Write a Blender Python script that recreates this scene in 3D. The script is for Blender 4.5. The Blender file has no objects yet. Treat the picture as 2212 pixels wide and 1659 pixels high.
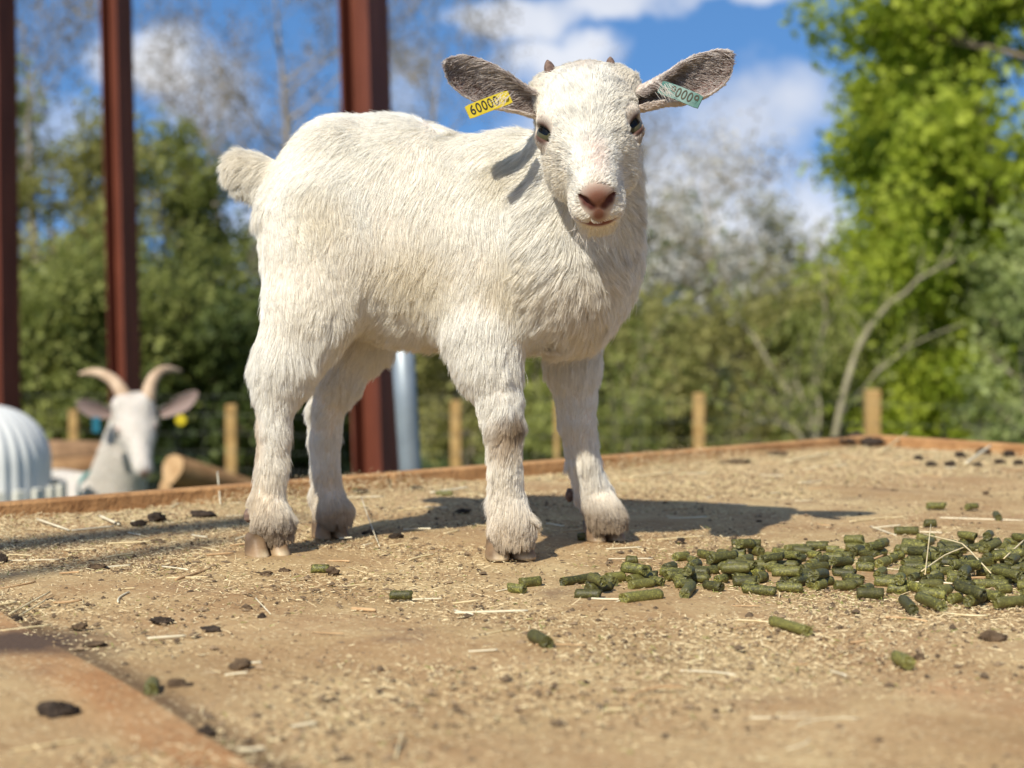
import bpy, math, random
import numpy as np
from mathutils import Vector, Matrix, kdtree
# ------------------------------------------------------------------ camera, sky, sun, exposure
scene = bpy.context.scene
COL = scene.collection
random.seed(7)
RNG = np.random.default_rng(7)

FPX = 3324.0            # focal length in photo-view pixels (2212 wide)
PITCH = math.atan(129.5 / FPX)
CAM = np.array([0.0, 0.0, 0.20])
cam_data = bpy.data.cameras.new('camera')
cam = bpy.data.objects.new('camera', cam_data)
COL.objects.link(cam)
cam.location = CAM
cam.rotation_euler = (math.pi / 2 - PITCH, 0, 0)
cam_data.sensor_width = 36.0
cam_data.lens = FPX / 2212.0 * 36.0
cam_data.clip_start = 0.02
cam_data.clip_end = 3000.0
cam_data.dof.use_dof = True
cam_data.dof.focus_distance = 1.20
cam_data.dof.aperture_fstop = 6.5
scene.camera = cam

SUN_EL = math.radians(43.0)
SHADOW = np.array([0.47, 0.88]) / math.hypot(0.47, 0.88)     # way the shadows fall
sun_data = bpy.data.lights.new('sun', 'SUN')
sun_data.energy = 4.9
sun_data.angle = math.radians(0.53)
sun_data.color = (1.0, 0.945, 0.83)
sun = bpy.data.objects.new('sun', sun_data)
COL.objects.link(sun)
_ld = Vector((SHADOW[0] * math.cos(SUN_EL), SHADOW[1] * math.cos(SUN_EL), -math.sin(SUN_EL)))
sun.rotation_euler = _ld.to_track_quat('-Z', 'Y').to_euler()
sun.location = (-3, -5, 6)

world = bpy.data.worlds.new('World')
scene.world = world
world.use_nodes = True
wn = world.node_tree
wn.nodes.clear()


class NT:
    """tiny node helper"""
    def __init__(s, tree):
        s.t = tree
    def n(s, kind, ins=None, **props):
        nd = s.t.nodes.new(kind)
        for k, v in props.items():
            setattr(nd, k, v)
        for k, v in (ins or {}).items():
            if hasattr(v, 'is_output') or isinstance(v, bpy.types.NodeSocket):
                s.t.links.new(v, nd.inputs[k])
            else:
                nd.inputs[k].default_value = v
        return nd
    def math(s, op, a, b=0.0, c=0.0, clamp=False):
        nd = s.t.nodes.new('ShaderNodeMath')
        nd.operation = op
        nd.use_clamp = clamp
        for i, v in enumerate((a, b, c)):
            if isinstance(v, bpy.types.NodeSocket):
                s.t.links.new(v, nd.inputs[i])
            else:
                nd.inputs[i].default_value = v
        return nd.outputs[0]
    def ramp(s, fac, stops, interp='LINEAR'):
        nd = s.t.nodes.new('ShaderNodeValToRGB')
        nd.color_ramp.interpolation = interp
        while len(nd.color_ramp.elements) < len(stops):
            nd.color_ramp.elements.new(0.5)
        for e, (p, c) in zip(nd.color_ramp.elements, stops):
            e.position = p
            e.color = (c[0], c[1], c[2], 1) if not isinstance(c, (int, float)) else (c, c, c, 1)
        s.t.links.new(fac, nd.inputs[0])
        return nd.outputs[0]
    def mix(s, fac, a, b, mode='MIX'):
        nd = s.t.nodes.new('ShaderNodeMix')
        nd.data_type = 'RGBA'
        nd.blend_type = mode
        for i, v in ((0, fac), (6, a), (7, b)):
            if isinstance(v, bpy.types.NodeSocket):
                s.t.links.new(v, nd.inputs[i])
            elif i == 0:
                nd.inputs[i].default_value = v
            else:
                nd.inputs[i].default_value = (v[0], v[1], v[2], 1)
        return nd.outputs[2]
    def noise(s, vec, scale, detail=4, rough=0.55, dist=0.0):
        nd = s.n('ShaderNodeTexNoise', {'Scale': scale, 'Detail': detail, 'Roughness': rough, 'Distortion': dist})
        if vec is not None:
            s.t.links.new(vec, nd.inputs['Vector'])
        return nd.outputs['Fac']


def build_sky():
    w = NT(wn)
    tc = w.n('ShaderNodeTexCoord')
    d = tc.outputs['Generated']
    # sample the atmosphere a little higher than the view, for a deep spring blue near the horizon
    lift = w.n('ShaderNodeVectorMath', {0: d, 1: (0, 0, 0.34)}, operation='ADD')
    nrm = w.n('ShaderNodeVectorMath', {0: lift.outputs[0]}, operation='NORMALIZE')
    sky = w.n('ShaderNodeTexSky', {0: nrm.outputs[0]}, sky_type='NISHITA', sun_disc=False)
    sky.sun_elevation = SUN_EL
    sky.sun_rotation = math.atan2(-SHADOW[0], -SHADOW[1])
    sky.air_density = 1.0
    sky.dust_density = 0.15
    sky.ozone_density = 2.5
    hs = w.n('ShaderNodeHueSaturation', {'Color': sky.outputs[0], 'Saturation': 1.2, 'Value': 1.25})
    # clouds: soft cumulus banks placed by direction, broken up with noise
    warp = w.n('ShaderNodeTexNoise', {'Vector': d, 'Scale': 9.0, 'Detail': 5, 'Roughness': 0.6})
    wv = w.n('ShaderNodeVectorMath', {0: warp.outputs['Color'], 1: (0.5, 0.5, 0.5)}, operation='SUBTRACT')
    wv2 = w.n('ShaderNodeVectorMath', {0: wv.outputs[0], 'Scale': 0.10}, operation='SCALE')
    dd = w.n('ShaderNodeVectorMath', {0: d, 1: wv2.outputs[0]}, operation='ADD')
    sep = w.n('ShaderNodeSeparateXYZ', {0: dd.outputs[0]})
    total = None
    for (px, py, rx, ry, s) in CLOUDS:
        v = pix_ray(px, py)
        cx, cz = v[0] / v[1], v[2] / v[1]
        xx = w.math('DIVIDE', sep.outputs[0], sep.outputs[1])
        zz = w.math('DIVIDE', sep.outputs[2], sep.outputs[1])
        ax = w.math('MULTIPLY', w.math('SUBTRACT', xx, cx), FPX / rx)
        az = w.math('MULTIPLY', w.math('SUBTRACT', zz, cz), FPX / ry)
        r2 = w.math('ADD', w.math('MULTIPLY', ax, ax), w.math('MULTIPLY', az, az))
        bl = w.math('MULTIPLY', w.math('SUBTRACT', 1.0, r2, clamp=True), s)
        total = bl if total is None else w.math('MAXIMUM', total, bl)
    sd = w.n('ShaderNodeSeparateXYZ', {0: d})
    low = w.ramp(sd.outputs[2], [(0.26, 1.0), (0.36, 0.0)])          # the banks lie low ahead; unseen cover added overhead and behind whitens the fill
    front = w.math('MULTIPLY', w.math('GREATER_THAN', sep.outputs[1], 0.05), low)
    total = w.math('MULTIPLY', total, front)
    gen = w.noise(d, 3.2, 6, 0.55)
    back = w.math('MULTIPLY', w.math('SUBTRACT', gen, 0.40), 4.0, clamp=True)
    back = w.math('MULTIPLY', back, w.math('SUBTRACT', 1.0, front))
    total = w.math('ADD', total, back)
    n2 = w.noise(d, 14.0, 6, 0.6)
    mask = w.math('MULTIPLY', total, w.math('ADD', 0.55, w.math('MULTIPLY', n2, 0.9)))
    mask = w.ramp(mask, [(0.08, 0.0), (0.95, 0.90)], 'EASE')
    shade = w.ramp(w.noise(d, 7.0, 4, 0.5), [(0.3, (4.3, 4.6, 5.3)), (0.7, (6.4, 6.5, 6.8))])
    shade = w.mix(front, (3.3, 3.15, 2.95), shade)          # the added overhead cover is dim and warm, to keep shadows from going blue
    col = w.mix(mask, hs.outputs[0], shade)
    bg = w.n('ShaderNodeBackground', {'Color': col, 'Strength': 0.135})
    out = w.n('ShaderNodeOutputWorld', {'Surface': bg.outputs[0]})


# ------------------------------------------------------------------ coordinates read off the photograph -> world
_F = np.array([0, math.cos(PITCH), -math.sin(PITCH)])
_U = np.array([0, math.sin(PITCH), math.cos(PITCH)])
_R = np.array([1.0, 0, 0])


def pix_ray(px, py):
    return _F + (px - 1106) / FPX * _R + (829.5 - py) / FPX * _U


def P(px, py, d):
    r = pix_ray(px, py)
    return CAM + r * (d / r[1])


def G(px, py, z=0.0):
    r = pix_ray(px, py)
    return CAM + r * ((z - CAM[2]) / r[2])


CLOUDS = [(1130, 40, 200, 75, 1.0), (1350, 10, 230, 60, 0.9), (1240, 130, 210, 75, 1.0), (1600, 5, 160, 30, 0.7),
          (200, 140, 90, 90, 0.9), (330, 150, 150, 110, 1.0), (450, 210, 200, 150, 0.6), (1640, 260, 230, 130, 0.9),
          (1500, 430, 330, 260, 1.0), (1720, 520, 200, 150, 0.9), (1250, 300, 240, 120, 0.7), (80, 300, 240, 110, 0.5),
          (650, 520, 260, 200, 0.7), (500, 680, 240, 120, 0.6), (880, 190, 120, 120, 0.5), (1450, 800, 500, 200, 0.8)]
build_sky()
scene.view_settings.view_transform = 'Standard'
scene.view_settings.look = 'None'
scene.view_settings.exposure = 0.17
scene.view_settings.gamma = 1.0
scene.view_settings.use_curve_mapping = False
scene.render.engine = 'CYCLES'
scene.cycles.use_denoising = True
scene.cycles.max_bounces = 8
scene.cycles.diffuse_bounces = 4
scene.cycles.glossy_bounces = 3
scene.cycles.transmission_bounces = 6
scene.cycles.transparent_max_bounces = 8
scene.cycles.sample_clamp_indirect = 8.0
scene.cycles.caustics_reflective = False
scene.cycles.caustics_refractive = False


# ------------------------------------------------------------------ object helpers
def mat(name):
    m = bpy.data.materials.new(name)
    m.use_nodes = True
    m.node_tree.nodes.clear()
    return m, NT(m.node_tree)


def finish(nt, color, rough=0.8, spec=0.3, normal=None, **more):
    ins = {'Base Color': color if isinstance(color, bpy.types.NodeSocket) else (*color, 1), 'Roughness': rough, 'Specular IOR Level': spec}
    ins.update(more)
    b = nt.n('ShaderNodeBsdfPrincipled', ins)
    if normal is not None:
        nt.t.links.new(normal, b.inputs['Normal'])
    nt.n('ShaderNodeOutputMaterial', {'Surface': b.outputs[0]})
    return b


def simple_mat(name, c1, c2, scale, rough=0.8, spec=0.3, bump=0.0, bump_scale=None, detail=5, **more):
    m, nt = mat(name)
    tc = nt.n('ShaderNodeTexCoord').outputs['Object']
    f = nt.noise(tc, scale, detail, 0.6)
    c = nt.ramp(f, [(0.33, c1), (0.67, c2)])
    nrm = None
    if bump:
        f2 = nt.noise(tc, bump_scale or scale * 3, 5, 0.6)
        nrm = nt.n('ShaderNodeBump', {'Height': f2, 'Strength': bump, 'Distance': 0.01}).outputs[0]
    finish(nt, c, rough, spec, nrm, **more)
    return m


def mesh_obj(name, verts, faces, mats=None, parent=None, smooth=False, midx=None, uniform=None):
    me = bpy.data.meshes.new(name)
    verts = np.asarray(verts, dtype=np.float32).reshape(-1, 3)
    if isinstance(faces, np.ndarray):
        k = faces.shape[1]
        me.vertices.add(len(verts))
        me.vertices.foreach_set('co', verts.ravel())
        me.loops.add(faces.size)
        me.loops.foreach_set('vertex_index', faces.astype(np.int32).ravel())
        me.polygons.add(len(faces))
        me.polygons.foreach_set('loop_start', np.arange(0, faces.size, k, dtype=np.int32))
        me.update(calc_edges=True)
    else:
        me.from_pydata([tuple(v) for v in verts], [], faces)
    me.polygons.foreach_set('use_smooth', np.full(len(me.polygons), bool(smooth)))
    for m in (mats if isinstance(mats, (list, tuple)) else [mats] if mats else []):
        me.materials.append(m)
    if midx is not None:
        me.polygons.foreach_set('material_index', np.asarray(midx, dtype=np.int32))
    o = bpy.data.objects.new(name, me)
    COL.objects.link(o)
    if parent is not None:
        o.parent = parent
    return o


def empty(name, loc, rz=0.0):
    o = bpy.data.objects.new(name, None)
    o.empty_display_size = 0.05
    o.location = loc
    o.rotation_euler = (0, 0, rz)
    COL.objects.link(o)
    return o


def tag(o, label, cat=None, group=None, kind=None):
    if label: o['label'] = label
    if cat: o['category'] = cat
    if group: o['group'] = group
    if kind: o['kind'] = kind
    return o


def copy_tree(o, parent=None):
    c = o.copy()
    COL.objects.link(c)
    if parent is not None:
        c.parent = parent
    for ch in list(o.children):
        copy_tree(ch, c)
    return c


class MB:
    """collects simple shapes into one mesh"""
    def __init__(s):
        s.v, s.f = [], []
        s.n = 0
    def add(s, v, f):
        s.v.append(np.asarray(v, float).reshape(-1, 3))
        s.f += [tuple(i + s.n for i in q) for q in f]
        s.n += len(s.v[-1])
        return s
    def box(s, c, size, rot=None, bev=0.0):
        sx, sy, sz = [a / 2 for a in size]
        if bev <= 0:
            v = np.array([(x * sx, y * sy, z * sz) for z in (-1, 1) for y in (-1, 1) for x in (-1, 1)])
            f = [(0, 2, 3, 1), (4, 5, 7, 6), (0, 1, 5, 4), (2, 6, 7, 3), (0, 4, 6, 2), (1, 3, 7, 5)]
        else:
            b = min(bev, sx * .9, sy * .9, sz * .9)
            rings = []
            for z, ins in ((-sz, b), (-sz + b, 0), (sz - b, 0), (sz, b)):
                r = []
                for qx, qy in ((1, 1), (-1, 1), (-1, -1), (1, -1)):
                    X, Y = qx * (sx - ins), qy * (sy - ins)
                    a = (X - qx * b * (ins == 0), Y, z) ; c2 = (X, Y - qy * b * (ins == 0), z)
                    r += [c2, a] if qx * qy > 0 else [a, c2]
                rings.append(r)
            v = np.array([p for r in rings for p in r])
            f = []
            for k in range(3):
                for i in range(8):
                    j = (i + 1) % 8
                    f.append((k * 8 + i, k * 8 + j, k * 8 + 8 + j, k * 8 + 8 + i))
            f += [tuple(range(7, -1, -1)), tuple(range(24, 32))]
        if rot is not None:
            v = v @ np.asarray(rot).T
        return s.add(v + np.asarray(c), f)
    def tube(s, pts, rad, n=8, caps=True, squash=None):
        pts = np.asarray(pts, float)
        rad = np.broadcast_to(np.asarray(rad, float), (len(pts),))
        tan = np.gradient(pts, axis=0)
        tan /= np.linalg.norm(tan, axis=1)[:, None] + 1e-12
        ref = np.array([0, 0, 1.0]) if abs(tan[0][2]) < 0.9 else np.array([1.0, 0, 0])
        u = np.cross(tan[0], ref); u /= np.linalg.norm(u)
        V = []
        for i in range(len(pts)):
            u = u - tan[i] * u.dot(tan[i]); u /= np.linalg.norm(u) + 1e-12
            w = np.cross(tan[i], u)
            for k in range(n):
                a = 2 * math.pi * k / n
                V.append(pts[i] + rad[i] * (math.cos(a) * u + math.sin(a) * w))
        F = []
        for i in range(len(pts) - 1):
            for k in range(n):
                k2 = (k + 1) % n
                F.append((i * n + k, i * n + k2, (i + 1) * n + k2, (i + 1) * n + k))
        if caps:
            F.append(tuple(range(n - 1, -1, -1)))
            F.append(tuple((len(pts) - 1) * n + k for k in range(n)))
        return s.add(V, F)
    def build(s, name, m, parent=None, smooth=False):
        return mesh_obj(name, np.vstack(s.v), s.f, m, parent, smooth)


def rotz(a):
    c, s = math.cos(a), math.sin(a)
    return np.array([[c, -s, 0], [s, c, 0], [0, 0, 1.0]])


def wob(p, freq, seed, n=6):
    """cheap smooth vector noise, one 3-vector per point, roughly in -1..1"""
    r = np.random.default_rng(seed)
    out = np.zeros_like(p)
    for k in range(n):
        w = r.normal(size=(3,)); w *= freq * r.uniform(0.6, 1.7) / np.linalg.norm(w)
        ph = r.uniform(0, 6.283, size=3)
        a = r.normal(size=3)
        out += a * np.sin((p @ w)[:, None] + ph)
    return out / n ** 0.5


def unit(v):
    return v / (np.linalg.norm(v, axis=-1, keepdims=True) + 1e-12)


def set_vcol(me, col, name='Tint'):
    at = me.attributes.new(name, 'FLOAT_COLOR', 'POINT')
    c = np.ones((len(me.vertices), 4), dtype=np.float32)
    c[:, :3] = col
    at.data.foreach_set('color', c.ravel())


HAIR_BODY, HAIR_HEAD, HAIR_EAR = 430000, 130000, 9000
# ------------------------------------------------------------------ ground and the wooden platform
GZ = -1.10
m_grass = simple_mat('rough grass', (0.045, 0.075, 0.018), (0.12, 0.13, 0.05), 1.3, 0.95, 0.1, 0.6, 14)


def build_ground():
    n = 60
    xs = np.concatenate([-np.geomspace(900, 12, 18), np.linspace(-11, 11, 30), np.geomspace(12, 900, 18)])
    ys = np.concatenate([-np.geomspace(300, 6, 10), np.linspace(-5, 24, 40), np.geomspace(26, 1500, 18)])
    X, Y = np.meshgrid(xs, ys, indexing='ij')
    Z = GZ + 0.035 * np.sin(X * 0.9 + 1) * np.cos(Y * 0.7) + 0.02 * np.sin(X * 2.3) * np.sin(Y * 1.9)
    Z = np.where(np.hypot(X, Y) > 25, GZ, Z)
    a, b = X.shape
    idx = np.arange(a * b).reshape(a, b)
    q = np.stack([idx[:-1, :-1], idx[1:, :-1], idx[1:, 1:], idx[:-1, 1:]], -1).reshape(-1, 4)
    o = mesh_obj('ground', np.stack([X, Y, Z], -1).reshape(-1, 3), q, m_grass, smooth=True)
    tag(o, 'rough grassy ground of the paddock', kind='structure')


build_ground()

E1 = np.array([0.76, 0.65, 0]); E1 /= np.linalg.norm(E1)
E2 = np.array([E1[1], -E1[0], 0])
CORNER = np.array([0.60, 2.51, 0.0])
LEN1, LEN2 = 2.03, 2.44
SKEW = 0.14      # the outermost board was cut and laid slightly askew
SEAMS = [0.0, 1.60, LEN1]          # joints between boards, measured from the far right edge


def deck_material():
    m, nt = mat('weathered deck boards')
    g = nt.n('ShaderNodeNewGeometry').outputs['Position']
    rot = nt.n('ShaderNodeMapping', {'Vector': g, 'Rotation': (0, 0, -math.atan2(E2[1], E2[0]))})
    st = nt.n('ShaderNodeMapping', {'Vector': rot.outputs[0], 'Scale': (1.5, 14, 6)})
    grain = nt.noise(st.outputs[0], 6.0, 6, 0.65, 0.6)
    big = nt.noise(g, 3.1, 5, 0.6)
    mid = nt.noise(g, 16.0, 6, 0.65)
    fine = nt.noise(g, 240.0, 4, 0.7)
    wood = nt.ramp(grain, [(0.25, (0.34, 0.20, 0.10)), (0.5, (0.46, 0.29, 0.15)), (0.75, (0.56, 0.38, 0.21))])
    dust = nt.ramp(mid, [(0.3, (0.42, 0.305, 0.155)), (0.7, (0.63, 0.49, 0.26))])
    k = nt.ramp(nt.math('ADD', nt.math('MULTIPLY', big, 0.7), nt.math('MULTIPLY', mid, 0.35)), [(0.36, 0.15), (0.62, 0.92)])
    c = nt.mix(k, wood, dust)
    # the bare orange-brown strip beside one board joint
    sx = nt.n('ShaderNodeVectorMath', {0: g, 1: tuple(-E1)}, operation='DOT_PRODUCT')
    u = nt.math('ADD', sx.outputs[1], float(CORNER.dot(E1)))       # distance from the far right edge
    uw = nt.math('ADD', u, nt.math('MULTIPLY', nt.math('SUBTRACT', mid, 0.5), 0.03))
    bx = nt.n('ShaderNodeVectorMath', {0: g, 1: tuple(E2)}, operation='DOT_PRODUCT')
    bb = nt.math('SUBTRACT', bx.outputs[1], float(CORNER.dot(E2)))
    s1 = nt.math('SUBTRACT', nt.math('SUBTRACT', uw, nt.math('MULTIPLY', bb, SKEW)), 1.616)
    s1 = nt.math('DIVIDE', nt.math('ABSOLUTE', s1), 0.030)
    s1 = nt.math('SUBTRACT', 1.0, s1, clamp=True)
    s1 = nt.math('MULTIPLY', nt.math('MULTIPLY', s1, 1.6, clamp=True), nt.ramp(mid, [(0.32, 0.25), (0.62, 0.80)]))
    us = nt.math('SUBTRACT', u, nt.math('MULTIPLY', bb, SKEW))
    s1 = nt.math('MULTIPLY', s1, nt.math('GREATER_THAN', us, 1.6))
    dl = nt.math('SUBTRACT', 1.0, nt.math('DIVIDE', nt.math('ABSOLUTE', nt.math('SUBTRACT', us, 1.594)), nt.math('ADD', 0.006, nt.math('MULTIPLY', mid, 0.028))), clamp=True)
    dl = nt.math('MULTIPLY', dl, nt.math('LESS_THAN', us, 1.6))
    c = nt.mix(nt.math('MULTIPLY', dl, 0.85), c, (0.13, 0.085, 0.05))
    c = nt.mix(s1, c, nt.ramp(grain, [(0.3, (0.36, 0.165, 0.065)), (0.7, (0.54, 0.29, 0.13))]))
    s2 = nt.math('SUBTRACT', 1.0, nt.math('DIVIDE', nt.math('ABSOLUTE', nt.math('SUBTRACT', uw, 1.36)), 0.05), clamp=True)
    s2 = nt.math('MULTIPLY', s2, nt.ramp(mid, [(0.42, 0.0), (0.62, 0.7)]))
    s2 = nt.math('MULTIPLY', s2, nt.math('GREATER_THAN', bb, 1.02))
    c = nt.mix(s2, c, (0.50, 0.25, 0.12))
    # specks of chaff and soil trodden into the wood
    v = nt.n('ShaderNodeTexVoronoi', {'Vector': nt.n('ShaderNodeMapping', {'Vector': g, 'Rotation': (0, 0, 0.5), 'Scale': (210, 430, 200)}).outputs[0], 'Scale': 1.0, 'Randomness': 1.0})
    spk = nt.math('LESS_THAN', v.outputs['Distance'], 0.30)
    pick = nt.n('ShaderNodeSeparateColor', {0: v.outputs['Color']})
    lightspk = nt.math('MULTIPLY', spk, nt.math('GREATER_THAN', pick.outputs[0], 0.60))
    darkspk = nt.math('MULTIPLY', spk, nt.math('LESS_THAN', pick.outputs[0], 0.20))
    c = nt.mix(nt.math('MULTIPLY', lightspk, 0.85), c, (0.80, 0.68, 0.42))
    c = nt.mix(nt.math('MULTIPLY', darkspk, 0.75), c, (0.11, 0.075, 0.045))
    c = nt.mix(nt.math('MULTIPLY', fine, 0.55), c, (0.62, 0.52, 0.42), 'MULTIPLY')
    wear = nt.ramp(nt.noise(g, 4.6, 6, 0.62, 0.8), [(0.40, 0.0), (0.58, 0.36)])
    c = nt.mix(wear, c, (0.60, 0.46, 0.36), 'MULTIPLY')
    stain = nt.ramp(nt.noise(g, 7.0, 5, 0.7, 0.4), [(0.58, 0.0), (0.70, 0.60)])
    c = nt.mix(stain, c, (0.17, 0.105, 0.065))
    dk = nt.n('ShaderNodeVectorMath', {0: g, 1: tuple(G(50, 1392))}, operation='DISTANCE').outputs['Value']
    dk = nt.math('SUBTRACT', nt.math('ADD', 1.0, nt.math('MULTIPLY', nt.math('SUBTRACT', mid, 0.5), 1.6)), nt.math('DIVIDE', dk, 0.07), clamp=True)
    c = nt.mix(nt.math('MULTIPLY', dk, 1.4, clamp=True), c, (0.10, 0.065, 0.045))
    h = nt.math('ADD', nt.math('MULTIPLY', mid, 0.7), nt.math('MULTIPLY', fine, 0.5))
    b = nt.n('ShaderNodeBump', {'Height': h, 'Strength': 0.75, 'Distance': 0.004})
    finish(nt, c, 0.92, 0.15, b.outputs[0])
    return m


M_DECK = deck_material()
M_RIM = simple_mat('edge batten timber', (0.30, 0.15, 0.06), (0.50, 0.28, 0.12), 22, 0.85, 0.2, 0.5, 60)
M_LEG = simple_mat('platform frame timber', (0.20, 0.13, 0.07), (0.34, 0.23, 0.14), 18, 0.9, 0.2, 0.4, 60)
plat = empty('wooden_platform', tuple(CORNER - E1 * LEN1 / 2 + E2 * LEN2 / 2 + np.array([0, 0, GZ])))
tag(plat, 'low wooden platform of weathered boards with a raised edge, strewn with chaff', 'platform')
PINV = Matrix.Translation(-Vector(plat.location))
RP = np.stack([E1, E2, [0, 0, 1.0]], 1)


def plat_child(o):
    o.parent = plat
    o.matrix_parent_inverse = PINV
    return o


def deck_pt(a, b, z=0.0):
    """a: distance from the far right edge, b: distance from the far edge (toward the viewer)"""
    return CORNER - E1 * a + E2 * b + np.array([0, 0, z])


for a, b in zip(SEAMS[:-1], SEAMS[1:]):
    g_ = 0.0010
    # gently uneven board, its surface a fine sheet
    n1_, n2_ = max(4, int((b - a) / 0.03)), 90
    A, Bq = np.meshgrid(np.linspace(0, 1, n1_), np.linspace(0, LEN2, n2_), indexing='ij')
    lo_ = (a + g_) + (SKEW * Bq if a > 1 else 0); hi_ = (b - g_) + (SKEW * Bq if 1 < b < LEN1 else 0)
    hi_ = np.maximum(hi_, lo_ + .05) if a > 1 else hi_
    A = lo_ + (hi_ - lo_) * A
    top = CORNER - E1 * A[..., None] + E2 * Bq[..., None]
    top[..., 2] = (0.0016 if a > 1 else 0.0) + 0.0008 * np.sin(A * 31 + Bq * 7) + 0.0008 * np.sin(Bq * 19)
    
    bot = top.copy(); bot[..., 2] = -0.018
    V = np.vstack([top.reshape(-1, 3), bot.reshape(-1, 3)])
    idx = np.arange(n1_ * n2_).reshape(n1_, n2_)
    q = np.stack([idx[:-1, :-1], idx[:-1, 1:], idx[1:, 1:], idx[1:, :-1]], -1).reshape(-1, 4)
    N0 = n1_ * n2_
    side = []
    ring = list(idx[0, :]) + list(idx[1:, -1]) + list(idx[-1, -2::-1]) + list(idx[-2:0:-1, 0])
    for i in range(len(ring)):
        j = (i + 1) % len(ring)
        side.append((ring[j], ring[i], ring[i] + N0, ring[j] + N0))
    F = np.vstack([q[:, ::-1], q + N0, np.array(side)])
    o = mesh_obj('deck_board', V, F, M_DECK, smooth=False)
    plat_child(o)
mb = MB()
def batten(p0, p1, w, h, z0):
    p0, p1 = np.asarray(p0), np.asarray(p1)
    d = p1 - p0; L = np.linalg.norm(d); d = d / L
    o = MB().box((0, 0, 0), (L, w, h), np.stack([d, np.cross([0, 0, 1.0], d), [0, 0, 1.0]], 1), 0.0025)
    c = (p0 + p1) / 2; c = c + np.array([0, 0, z0 + h / 2 - c[2]])
    return o, c
tmp = []
for (p0, p1, w) in ((deck_pt(-0.022, -0.011), deck_pt(0.98, -0.011), 0.022), (deck_pt(0.985, -0.011), deck_pt(LEN1, -0.011), 0.022),
                    (deck_pt(-0.011, 0.001), deck_pt(-0.011, 1.3), 0.022), (deck_pt(-0.011, 1.304), deck_pt(-0.011, LEN2), 0.022)):
    o, c = batten(p0, p1, w, 0.062, -0.044)
    plat_child(mesh_obj('edge_batten', np.vstack(o.v) + c, o.f, M_RIM))
for a in (0.06, LEN1 / 2, LEN1 - 0.06):
    o, c = batten(deck_pt(a, 0.02), deck_pt(a, LEN2 - 0.02), 0.045, 0.09, -0.110)
    plat_child(mesh_obj('joist', np.vstack(o.v) + c, o.f, M_LEG))
    for b in (0.08, LEN2 - 0.08):
        c0 = deck_pt(a, b)
        o = MB().box((c0[0], c0[1], (GZ - 0.03 - 0.112) / 2), (0.07, 0.07, -0.112 - GZ + 0.03), RP, 0.004) if False else None
        mm = MB().box((0, 0, 0), (0.07, 0.07, -0.112 - GZ + 0.03), RP, 0.004)
        plat_child(mesh_obj('leg', np.vstack(mm.v) + np.array([c0[0], c0[1], (GZ - 0.03 - 0.112) / 2]), mm.f, M_LEG))
# ------------------------------------------------------------------ what stands behind the platform
def foliage_mat(name, c1, c2, rough=0.6, trans=0.35):
    m, nt = mat(name)
    at = nt.n('ShaderNodeAttribute', attribute_name='Tint')
    s = nt.n('ShaderNodeSeparateColor', {0: at.outputs['Color']})
    c = nt.mix(s.outputs[0], c1, c2)
    d = nt.n('ShaderNodeBsdfPrincipled', {'Base Color': c, 'Roughness': rough, 'Specular IOR Level': 0.35})
    t = nt.n('ShaderNodeBsdfTranslucent', {'Color': nt.mix(0.5, c, (0.5, 0.6, 0.08), 'MULTIPLY') if False else c})
    mx = nt.n('ShaderNodeMixShader', {0: trans, 1: d.outputs[0], 2: t.outputs[0]})
    nt.n('ShaderNodeOutputMaterial', {'Surface': mx.outputs[0]})
    return m


def tubes(polys, sides):
    """polys: list of (points (k,3), radii (k,)); one vertex ring per point"""
    V, Q, off = [], [], 0
    for pts, rad in polys:
        k = len(pts)
        t = unit(np.gradient(pts, axis=0))
        ref = np.array([0.3, 0.2, 1.0]) if abs(t[0, 2]) < 0.9 else np.array([1.0, 0.2, 0.1])
        u = unit(np.cross(t, ref)); w = np.cross(t, u)
        a = np.arange(sides) * 2 * math.pi / sides
        ring = pts[:, None] + rad[:, None, None] * (np.cos(a)[None, :, None] * u[:, None] + np.sin(a)[None, :, None] * w[:, None])
        V.append(ring.reshape(-1, 3))
        i = np.arange((k - 1) * sides).reshape(k - 1, sides)
        j = np.roll(i, -1, axis=1)
        Q.append(np.stack([i, j, j + sides, i + sides], -1).reshape(-1, 4) + off)
        off += k * sides
    return np.vstack(V), np.vstack(Q)


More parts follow.
